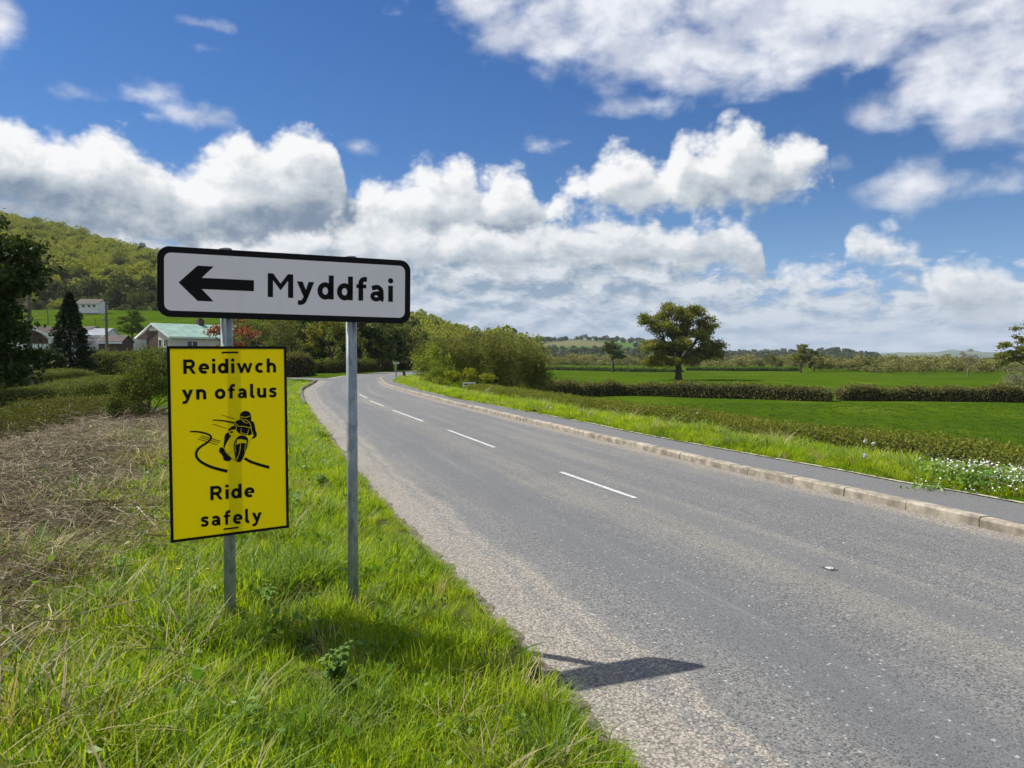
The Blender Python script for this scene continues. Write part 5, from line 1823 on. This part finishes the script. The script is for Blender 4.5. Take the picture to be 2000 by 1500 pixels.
# ------------------------------------------------------------------ poles, small signs, frame, gate, studs
plain('pole_wood', (0.17, 0.145, 0.115), 0.95, 0.25, 3.0)
plain('white_paint', (0.78, 0.78, 0.75), 0.7, 0.12, 8.0)
plain('sign_red', (0.45, 0.03, 0.03), 0.5, 0.1, 4.0)
plain('rotten_wood', (0.09, 0.065, 0.045), 0.95, 0.3, 6.0)
for px_, yb, yt, yy, r_, lb, arm in [(61, 748, 560, 46, .12, 'telegraph pole at the end of the farthest low hedge', False), (210, 722, 588, 76, .14, 'telegraph pole in front of the bushy garden hedge', True),
                                     (94, 634, 594, 190, .12, 'thin pole on the hill pasture left of the conifer', False), (187, 645, 622, 150, .09, 'short thin pole on the pasture behind the shed', False)]:
    q = at_y(px_, yb, yy)
    gz = terrain(q.x, q.y)
    top = at_y(px_, yt, yy).z
    po = thing('telegraph_pole', (q.x, q.y, gz), lb, 'pole', 'telegraph poles')
    MB().tube([(0, 0, -.5), (-.03, 0, (top - gz) * .5), (-.02, 0, top - gz)], [r_ * 1.15, r_, r_ * .8], 10).build('shaft', MATS['pole_wood'], po)
    if arm:
        hh = top - gz
        MB().box(-.35, .35, -.20, -.13, hh - 1.9, hh - 1.8).build('crossarm', MATS['pole_wood'], po)
        for xx in (-.3, .3):
            MB().tube([(xx, -.17, hh - 1.8), (xx, -.17, hh - 1.66)], [.05, .03], 8).build('insulator', MATS['white_paint'], po)

# give way sign, seen small
q = at_y(220, 722, 78)
gz = terrain(q.x, q.y)
gs = thing('give_way_sign', (q.x, q.y, gz), 'small red and white triangular give way sign by the telegraph pole', 'road sign')
zc = at_y(220, 701, 78).z - gz
s_ = .36
MB().prism([(0, zc - s_), (s_ * 1.1, zc + s_ * .75), (-s_ * 1.1, zc + s_ * .75)], -.01, .01).build('panel', MATS['sign_red'], gs)
MB().prism([(0, zc - s_ * .56), (s_ * .66, zc + s_ * .53), (-s_ * .66, zc + s_ * .53)], -.016, -.011).build('white_face', MATS['white_paint'], gs)
MB().tube([(0, .05, -.3), (0, .05, zc + s_ * .6)], .035, 8).build('post', MATS['grey_metal'], gs)

# far direction sign
q = at_z(774, 738, .1)
fs_ = thing('far_direction_sign', (q.x, q.y, terrain(q.x, q.y)), 'tiny white arrow sign on one post at the far bend', 'road sign')
zc = at_y(775, 709, q.y).z - fs_.location.z
hw, hh = 6.4 / 1500 * q.y, 2.5 / 1500 * q.y
MB().prism([(-hw, zc - hh), (hw, zc - hh), (hw, zc + hh), (-hw, zc + hh)], -.012, .012).build('panel', MATS['sign_black'], fs_)
MB().prism([(-hw * .93, zc - hh * .78), (hw * .93, zc - hh * .78), (hw * .93, zc + hh * .78), (-hw * .93, zc + hh * .78)], -.018, -.013).build('white_face', MATS['white_paint'], fs_)
MB().prism([(-hw * .8, zc), (-hw * .55, zc - hh * .5), (-hw * .55, zc + hh * .5)], -.022, -.019).build('arrow', MATS['sign_black'], fs_)
for k in range(7):
    u = -hw * .35 + k * hw * .165
    MB().prism([(u, zc - hh * .35), (u + hw * .10, zc - hh * .35), (u + hw * .10, zc + hh * (.35 if k % 3 else .5)), (u, zc + hh * (.35 if k % 3 else .5))], -.022, -.019).build('letter', MATS['sign_black'], fs_)
MB().tube([(-.02, .04, -.3), (-.02, .04, zc + hh)], .045, 8).build('post', MATS['grey_metal'], fs_)

q = at_z(789, 739, .1)
st = MB().tube([(0, 0, -.2), (.02, 0, .25), (-.02, .02, .50)], [.14, .12, .10], 8).build('wooden_stump', MATS['rotten_wood'], None, (q.x, q.y, terrain(q.x, q.y)))
tag(st, 'short dark wooden stump in the grass right of the tiny far sign', 'stump')
q = at_z(742, 726, .0)
mk = thing('marker_post', (q.x, q.y, terrain(q.x, q.y)), 'small white topped marker post at the end of the far hedge', 'post')
MB().box(-.10, .10, -.06, .06, -.2, .5).build('shaft', MATS['rotten_wood'], mk)
MB().box(-.14, .14, -.08, .08, .5, .85).build('cap', MATS['white_paint'], mk)

# white wooden frame in the roadside hedge
q = at_y(916, 760, 40)
fr = thing('white_frame', (q.x, q.y, q.z - .05), 'small white painted wooden frame set in the roadside hedge', 'frame')
ww, hh = 11.5 / 1500 * 40, 15.5 / 1500 * 40
for x_ in (-ww, 0, ww):
    MB().box(x_ - .028, x_ + .028, -.03, .03, -.4, hh).build('post', MATS['white_paint'], fr)
for z_ in (.07, hh * .55, hh - .04):
    MB().box(-ww - .02, ww + .02, -.052, -.031, z_ - .035, z_ + .035).build('rail', MATS['white_paint'], fr)

# gate in the gap of the field hedge
ga, gb = hit(1620, 783), hit(1640, 783)
gt = thing('field_gate', tuple(ga), 'grey gate with post in the gap of the field hedge', 'gate', None, math.atan2(gb.y - ga.y, gb.x - ga.x))
L_ = (gb - ga).length
for x_ in (0.0, L_):
    MB().box(x_ - .07, x_ + .07, -.07, .07, -.3, 1.35).build('post', MATS['pole_wood'], gt)
for z_ in (.25, .5, .75, 1.0, 1.2):
    MB().box(.07, L_ - .07, -.02, .02, z_ - .03, z_ + .03).build('rail', MATS['pole_wood'], gt)

# reflecting road studs on the centre line
plain('stud_iron', (0.05, 0.05, 0.05), 0.7, 0.3, 20.0)
plain('stud_rubber', (0.42, 0.42, 0.40), 0.6, 0.2, 30.0)
plain('stud_glass', (0.75, 0.78, 0.80), 0.1, 0.05, 30.0, 0.8)
for (px_, py_), lb in (((1620, 1111), 'white reflecting road stud in the near lane line, far right of the sign shadow'), ((850, 832), 'tiny reflecting road stud between two far lane dashes')):
    q = at_z(px_, py_)
    i = int(np.argmin(np.sum((RE - np.array([q.x, q.y])) ** 2, 1)))
    tn = RE[min(i + 2, len(RE) - 1)] - RE[max(i - 2, 0)]
    sd = thing('road_stud', (q.x, q.y, 0.0), lb, 'road stud', 'road studs on the centre line', math.atan2(tn[1], tn[0]))
    sd.scale = (.46, .46, .46)
    MB().add([(-.14, -.09, .002), (.14, -.09, .002), (.14, .09, .002), (-.14, .09, .002), (-.10, -.065, .014), (.10, -.065, .014), (.10, .065, .014), (-.10, .065, .014)],
             [(4, 5, 6, 7), (0, 1, 5, 4), (1, 2, 6, 5), (2, 3, 7, 6), (3, 0, 4, 7)]).build('casing', MATS['stud_iron'], sd)
    MB().add([(-.07, -.05, .014), (.07, -.05, .014), (.07, .05, .014), (-.07, .05, .014), (-.045, -.04, .030), (.045, -.04, .030), (.045, .04, .030), (-.045, .04, .030)],
             [(4, 5, 6, 7), (0, 1, 5, 4), (1, 2, 6, 5), (2, 3, 7, 6), (3, 0, 4, 7)]).build('rubber_pad', MATS['stud_rubber'], sd)
    for y_ in (-.022, .022):
        MB().tube([(-.07, y_, .022), (-.052, y_, .024)], .010, 8).build('glass_bead', MATS['stud_glass'], sd)


# ------------------------------------------------------------------ grass, dead bramble, flowers
leaf_mat('grass_blade', [(0.147, 0.246, 0.008), (0.259, 0.382, 0.012), (0.370, 0.474, 0.024), (0.419, 0.443, 0.074)], 0.5, rough=0.55, spec=0.15, patch=0.4, tint=1.3)
leaf_mat('meadow_blade', [(0.055, 0.105, 0.010), (0.085, 0.150, 0.016), (0.130, 0.185, 0.035)], 0.3, rough=0.7, spec=0.05)
leaf_mat('straw_blade', [(0.351, 0.284, 0.149), (0.486, 0.405, 0.230), (0.230, 0.257, 0.068)], 0.3, rough=0.6)
leaf_mat('cool_blade', [(0.085, 0.165, 0.016), (0.145, 0.245, 0.026), (0.225, 0.315, 0.065)], 0.45, rough=0.5, spec=0.25)
leaf_mat('dead_stem', [(0.125, 0.090, 0.055), (0.285, 0.232, 0.150), (0.540, 0.480, 0.340)], 0.1, rough=0.8)
leaf_mat('dead_leaf', [(0.120, 0.098, 0.060), (0.235, 0.200, 0.130), (0.380, 0.345, 0.225), (0.170, 0.185, 0.060)], 0.2, rough=0.8)
leaf_mat('herb_leaf', [(0.091, 0.198, 0.025), (0.160, 0.281, 0.034), (0.228, 0.342, 0.061)], 0.4, rough=0.45, spec=0.35)
plain('white_petal', (0.80, 0.80, 0.76), 0.8, 0.05, 5)
plain('yellow_petal', (0.75, 0.52, 0.02), 0.7, 0.1, 5)
plain('seed_fluff', (0.72, 0.71, 0.68), 0.95, 0.1, 30)
plain('green_stem', (0.13, 0.18, 0.04), 0.8, 0.15, 10)


def verge_points(rs, n, y0, y1, d0_, d1_, side):
    """random spots between two distances from the road edge"""
    line = LE if side == 'l' else PB
    s = param(line)
    ok = np.nonzero((line[:, 1] > y0 - 2) & (line[:, 1] < y1 + 2))[0]
    s0, s1 = s[ok[0]], s[ok[-1]]
    n = int(n * (s1 - s0) / (y1 - y0))
    ss = rs.uniform(s0, s1, n)
    d_ = rs.uniform(d0_, d1_, n)
    q = np.stack([np.interp(ss, s, line[:, 0]), np.interp(ss, s, line[:, 1])], 1)
    tn = np.gradient(line, axis=0)
    tn /= np.linalg.norm(tn, axis=1)[:, None]
    nx = np.interp(ss, s, -tn[:, 1])
    ny = np.interp(ss, s, tn[:, 0])
    sg = 1 if side == 'l' else -1
    P = np.stack([q[:, 0] + sg * nx * d_, q[:, 1] + sg * ny * d_], 1)
    k_ = (P[:, 1] > y0) & (P[:, 1] < y1)
    return P[k_], d_[k_]


def seen(P, margin=0.06):
    x, y = P[:, 0], P[:, 1]
    return (y > 0.8) & (np.abs(x) / np.maximum(y, .1) < 0.68 + margin) & (y > 2.3)


rs = np.random.default_rng(77)
gv = [(*tuft(200 + i, 36, 0.15, 0.078, 0.0062, 0.6), MATS['grass_blade']) for i in range(6)]
gv += [(*tuft(210 + i, 26, 0.205, 0.06, 0.0068, 0.85, seg=5), MATS['cool_blade']) for i in range(3)]
gv += [(*tuft(220 + i, 22, 0.22, 0.06, 0.0055, 0.9, seg=5), MATS['straw_blade']) for i in range(3)]
def rosette(seed, n, leaf):
    r_ = np.random.default_rng(seed)
    Pq = np.stack([r_.normal(size=n) * .05, r_.normal(size=n) * .05, r_.uniform(.02, .13, n)], 1)
    return leaf_cards(Pq, leaf, r_, .55, .5)


gv += [(*rosette(230 + i, 26, .028 + .010 * i), MATS['herb_leaf']) for i in range(3)]
gv += [(*tuft(240 + i, 26, 0.10, 0.08, 0.005, 1.1, seg=4), MATS['straw_blade']) for i in range(2)]
P_, S_, I_ = [], [], []


def add_grass(pts, d_, base, straw=0.02, cool=0.06, hmul=1.0):
    m_ = seen(pts)
    pts, d_ = pts[m_], d_[m_]
    pat = vnoise(pts[:, 0], pts[:, 1], 2.3, 9) * .5 + vnoise(pts[:, 0], pts[:, 1], 5.1, 4) * .5
    for q, dd, pp in zip(pts, d_, pat):
        r_ = rs.random()
        st_p = straw + .22 * max(0, min(1, (dd - 1.7) / 1.0)) if base == 'l' else straw
        co_p = cool + (.22 if pp > .45 else 0) + (.25 if 1.0 < dd < 2.0 and base == 'l' and pp > 0 else 0)
        i_ = rs.integers(9, 12) if r_ < st_p else (rs.integers(6, 9) if r_ < st_p + co_p else rs.integers(0, 6))
        if dd > .35 and rs.random() < .10:
            i_ = rs.integers(12, 15) if base == 'l' and rs.random() < .6 else rs.integers(15, 17)
        dist = math.hypot(q[0], q[1])
        edge_h = min(1.0, .45 + dd * 1.6) * (1.0 + (.32 * max(0, min(1, (dd - 1.3) / .8)) if base == 'l' else 0))
        s = rs.uniform(.65, 1.25) * max(.72, 1 + .30 * pp + .18 * math.sin(q[0] * 2.6 + 1.7 * math.sin(q[1] * 1.9))) * edge_h * hmul
        wd = max(1.0, dist / 7.0)
        P_.append((q[0], q[1], 0))
        S_.append((s * wd ** .5 * 1.05, s * wd ** .5 * 1.05, s))
        I_.append(i_)


for y0, y1, den in ((1.5, 5.5, 190), (5.5, 9, 150), (9, 15, 80), (15, 26, 40), (26, 48, 16)):
    area = (y1 - y0) * 3.05
    pts, d_ = verge_points(rs, int(area * den), y0, y1, 0.02, 3.05, 'l')
    add_grass(pts, d_, 'l')
    pts, d_ = verge_points(rs, int((y1 - y0) * 9), y0, y1, -0.07, 0.06, 'l')
    add_grass(pts, d_, 'l')
# thinning into the dead bramble
pts, d_ = verge_points(rs, 1500, 1.5, 18, 2.8, 4.5, 'l')
keep = rs.random(len(pts)) < np.clip(1.2 - (d_ - 2.8) / 1.2, .20, 1)
add_grass(pts[keep], d_[keep], 'l', .25, .2)
# verge across the road
for y0, y1, den in ((7, 16, 70), (16, 30, 34), (30, 62, 14)):
    area = (y1 - y0) * 2.3
    pts, d_ = verge_points(rs, int(area * den), y0, y1, 0.03, 2.3, 'r')
    add_grass(pts, d_, 'r', .04, .08, 1.25)
P_, S_ = np.array(P_), np.array(S_)
P_[:, 2] = terrain(P_[:, 0], P_[:, 1]) - .015
print('tufts', len(P_))
scatter('grass', P_, np.stack([rs.normal(size=len(P_)) * .12, rs.normal(size=len(P_)) * .12, rs.uniform(0, 6.3, len(P_))], 1), S_, I_, gv, 'long bright green grass on both road verges')


# rough pasture tufts so that the near field is not a bare sheet
fv = [(*tuft(300 + i, 26, 0.13, 0.24, 0.020, 0.7, seg=3), MATS['meadow_blade']) for i in range(4)]
n = 9000
yy = rs.uniform(12, 74, n) ** 1.0
xx = yy * rs.uniform(0.02, .72, n)
dr_f = -sdist(xx, yy, PB)
ok = dr_f > 3.6
xx, yy = xx[ok], yy[ok]
zz = terrain(xx, yy)
scatter('pasture_grass', np.stack([xx, yy, zz - .03], 1), np.stack([np.zeros(len(xx)), np.zeros(len(xx)), rs.uniform(0, 6.3, len(xx))], 1),
        np.repeat(rs.uniform(.5, 1.3, (len(xx), 1)), 3, 1), rs.integers(0, 4, len(xx)), fv, 'tussocky pasture grass in the near meadow')


def tangle(seed, n, rad, hgt, green=False):
    """arching dead canes lying over each other, with leaves caught in them"""
    r = np.random.default_rng(seed)
    mb = MB()
    for _ in range(n):
        a = r.uniform(0, 6.28)
        c_ = r.normal(size=2) * rad * .45
        L = rad * r.uniform(.35, 1.0)
        d_ = np.array([math.cos(a), math.sin(a)])
        bnd = np.array([-d_[1], d_[0]]) * r.normal() * L * .3
        z0, z1, z2 = r.uniform(0, hgt * .7), r.uniform(.2, 1.2) * hgt, r.uniform(0, hgt * .8)
        p0, p2 = c_ - d_ * L / 2, c_ + d_ * L / 2
        pm = (p0 + p2) / 2 + bnd
        w = r.uniform(.0014, .0036)
        mb.tube(bez((*p0, z0), (*pm, z1 * 1.3), (*p2, z2), 5), [w, w, w * .9, w * .8, w * .5], 3, False)
    return mb.v, mb.f


def litter(seed, n, rad, hgt, leaf):
    r = np.random.default_rng(seed)
    P = np.stack([r.normal(size=n) * rad * .5, r.normal(size=n) * rad * .5, np.abs(r.normal(size=n)) * hgt * .6], 1)
    return leaf_cards(P, leaf, r, .6, .2)


dv = [(*tangle(400 + i, 60, .46, .17), MATS['dead_stem']) for i in range(4)] + [(*litter(410 + i, 60, .35, .09, .035), MATS['dead_leaf']) for i in range(3)] + [(*litter(420 + i, 34, .25, .12, .045), MATS['herb_leaf']) for i in range(2)]
pts, d_ = verge_points(rs, 7500, 1.2, 20, 2.6, 7.6, 'l')
keep = seen(pts) & (rs.random(len(pts)) < np.clip((d_ - 2.55) / .7, .12, 1))
pts = pts[keep]
I2 = np.where(rs.random(len(pts)) < .45, rs.integers(0, 4, len(pts)), np.where(rs.random(len(pts)) < .64, rs.integers(4, 7, len(pts)), rs.integers(7, 9, len(pts))))
dist = np.hypot(pts[:, 0], pts[:, 1])
s2 = rs.uniform(.8, 1.4, len(pts)) * np.maximum(1, dist / 9) ** .5
scatter('dead_bramble', np.stack([pts[:, 0], pts[:, 1], terrain(pts[:, 0], pts[:, 1]) + rs.uniform(0, .06, len(pts))], 1), np.stack([rs.normal(size=len(pts)) * .15, rs.normal(size=len(pts)) * .15, rs.uniform(0, 6.3, len(pts))], 1),
        np.stack([s2, s2, s2 * np.clip(9 / dist, .45, 1)], 1), I2, dv, 'mat of dead brown bramble canes and leaves left of the verge')

# ---- white flowering patch on the far verge
r = np.random.default_rng(55)
P = np.stack([r.normal(size=34) * .14, r.normal(size=34) * .14, .17 + r.uniform(-.08, .10, 34)], 1)
wf = (*leaf_cards(P, .021, r, .9, .8), MATS['white_petal'])
P = np.stack([r.normal(size=60) * .13, r.normal(size=60) * .13, r.uniform(.02, .20, 60)], 1)
gf = (*leaf_cards(P, .07, r, .45, .3), MATS['herb_leaf'])
pp = []
for _ in range(46):
    px_ = r.uniform(1800, 2040)
    q = at_z(px_, 921 + (px_ - 1800) * .10 + r.normal() * 7, .25)
    pp.append((q.x, q.y))
pp = np.array(pp)
n = len(pp)
scatter('white_flowers', np.stack([pp[:, 0], pp[:, 1], terrain(pp[:, 0], pp[:, 1]) + .05], 1), np.stack([np.zeros(n), np.zeros(n), r.uniform(0, 6.3, n)], 1), np.repeat(r.uniform(.7, 1.2, (n, 1)), 3, 1), r.integers(0, 2, n), [wf, gf], 'patch of small white wild flowers on the verge across the road')

# ---- dandelion clocks: round seed heads on thin stems
def dandelion(px, py, zh, label):
    q = at_z(px, py, zh)
    gz_ = terrain(q.x, q.y)
    o = thing('dandelion_clock', (q.x, q.y, gz_), label, 'flower', 'dandelion clocks')
    hgt = zh - gz_
    MB().tube([(0, 0, 0), (.01, 0, hgt * .5), (0, 0, hgt)], .003, 5).build('stem', MATS['green_stem'], o)
    r_ = np.random.default_rng(int(px))
    u = r_.normal(size=(140, 3))
    u /= np.linalg.norm(u, axis=1)[:, None]
    rad = .030
    v, f = leaf_cards(u * rad * .85, .016, r_, .8, 0, u * 2)
    mesh_obj('seed_head', v + np.array([0, 0, hgt]), f, MATS['seed_fluff'], o)
    bm = bmesh.new()
    bmesh.ops.create_icosphere(bm, subdivisions=1, radius=rad * .8)
    me = bpy.data.meshes.new('seed_core')
    bm.to_mesh(me)
    bm.free()
    me.materials.append(MATS['seed_fluff'])
    link('seed_core', me, o, (0, 0, hgt))


for px_, py_, lb in ((1690, 862, 'topmost white dandelion clock against the roadside hedge'), (1706, 866.5, 'dandelion clock just right of the topmost one'), (1690, 890, 'dandelion clock directly below the topmost one'),
                     (1068, 795, 'dandelion clock low in the verge, left of a loose cluster'), (1073, 790, 'dandelion clock in the loose cluster by the hedge'), (1076, 797, 'dandelion clock at the lower edge of the loose cluster'),
                     (1135, 801, 'dandelion clock between the loose cluster and the pair'), (1154, 806, 'lone dandelion clock in the middle of the far verge'), (1362, 807, 'dandelion clock near the middle of the roadside hedge')):
    dandelion(px_, py_, .34, lb)
dandelion(617, 860, .16, 'single dandelion clock on the near verge beside the road edge')
dandelion(632, 901, .14, 'dandelion clock nearest the sign post on the near verge')


# ---- broad leaved plants standing out of the near grass
def herb(px, py, n, hgt, leaf, name, label, cat='plant', seed=1, zz=.05):
    q = hit(px, py)
    o = thing(name, (q.x, q.y, terrain(q.x, q.y)), label, cat)
    r_ = np.random.default_rng(seed)
    mb = MB()
    for k in range(n):
        a = r_.uniform(0, 6.28)
        lean_ = r_.uniform(.02, .10)
        h_ = hgt * r_.uniform(.7, 1.1)
        tx, ty = math.cos(a) * lean_, math.sin(a) * lean_
        mb.tube([(tx * .2, ty * .2, 0), (tx * .5, ty * .5, h_ * .5), (tx, ty, h_)], [.003, .0025, .0015], 4, False)
        for lv in range(7):
            zc_ = h_ * (.35 + .65 * lv / 6)
            for sgn in (0, 1):
                b_ = r_.uniform(0, 6.28)
                L = leaf * r_.uniform(.7, 1.2) * (1.15 - .5 * lv / 6)
                dx, dy = math.cos(b_), math.sin(b_)
                cx, cy = tx * zc_ / h_, ty * zc_ / h_
                W = L * .30
                vs = [(cx, cy, zc_), (cx + dx * L * .4 - dy * W, cy + dy * L * .4 + dx * W, zc_ + L * .14), (cx + dx * L, cy + dy * L, zc_ - L * .12), (cx + dx * L * .4 + dy * W, cy + dy * L * .4 - dx * W, zc_ + L * .14), (cx + dx * L * .45, cy + dy * L * .45, zc_ + L * .08)]
                mb.add(vs, [(0, 4, 1), (1, 4, 2), (0, 3, 4), (3, 2, 4)])
    mb.build('leaves', MATS['herb_leaf'], o)


herb(655, 1345, 7, .19, .06, 'nettle_plant', 'pale leafy nettle growing in the grass below the right post', seed=3)
herb(470, 1440, 4, .12, .08, 'dock_plant', 'bright broad leaved dock near the bottom edge of the grass', seed=4)
herb(232, 1150, 6, .24, .06, 'nettle_plant', 'darker green nettle clump left of the yellow sign post', seed=5)
herb(520, 1200, 4, .18, .07, 'dock_plant', 'dark leafed dock between the two sign posts', seed=6)
herb(632, 950, 3, .16, .10, 'dock_plant', 'light leafed dock on the verge beyond the posts', seed=7)

# a few buttercups
r = np.random.default_rng(60)
for k, (px_, py_, lb) in enumerate(((348, 1112, 'leftmost of three yellow buttercups below the yellow sign'), (383, 1118, 'middle of three yellow buttercups below the yellow sign'), (405, 1112, 'rightmost of three yellow buttercups, beside the post'))):
    q = at_z(px_, py_, .26)
    g_ = terrain(q.x, q.y)
    o = thing('buttercup', (q.x, q.y, g_), lb, 'flower', 'buttercups')
    MB().tube([(0, 0, 0), (.01, .005, .14), (0, 0, .26 - g_)], .0018, 4).build('stem', MATS['green_stem'], o)
    for a in range(5):
        an = a * 1.2566
        c_, s_ = math.cos(an), math.sin(an)
        MB().add([(0, 0, 0), (c_ * .007 - s_ * .006, s_ * .007 + c_ * .006, .005), (c_ * .014, s_ * .014, .007), (c_ * .007 + s_ * .006, s_ * .007 - c_ * .006, .005)], [(0, 1, 2, 3)]).build('petal', MATS['yellow_petal'], o, (0, 0, .26 - g_))

# ------------------------------------------------------------------ the air of the valley
m = bpy.data.materials.new('valley_air')
m.use_nodes = True
t = m.node_tree
t.nodes.clear()
out = t.nodes.new('ShaderNodeOutputMaterial')
pv = t.nodes.new('ShaderNodeVolumePrincipled')
pv.inputs['Color'].default_value = (0.80, 0.88, 1.0, 1)
pv.inputs['Density'].default_value = 0.00007
pv.inputs['Anisotropy'].default_value = 0.0
t.links.new(pv.outputs[0], out.inputs['Volume'])
hz = MB().box(-9000, 9000, -9000, 9000, -30, 260).build('haze', m)
tag(hz, 'thin blue haze filling the valley air', None, None, 'stuff')
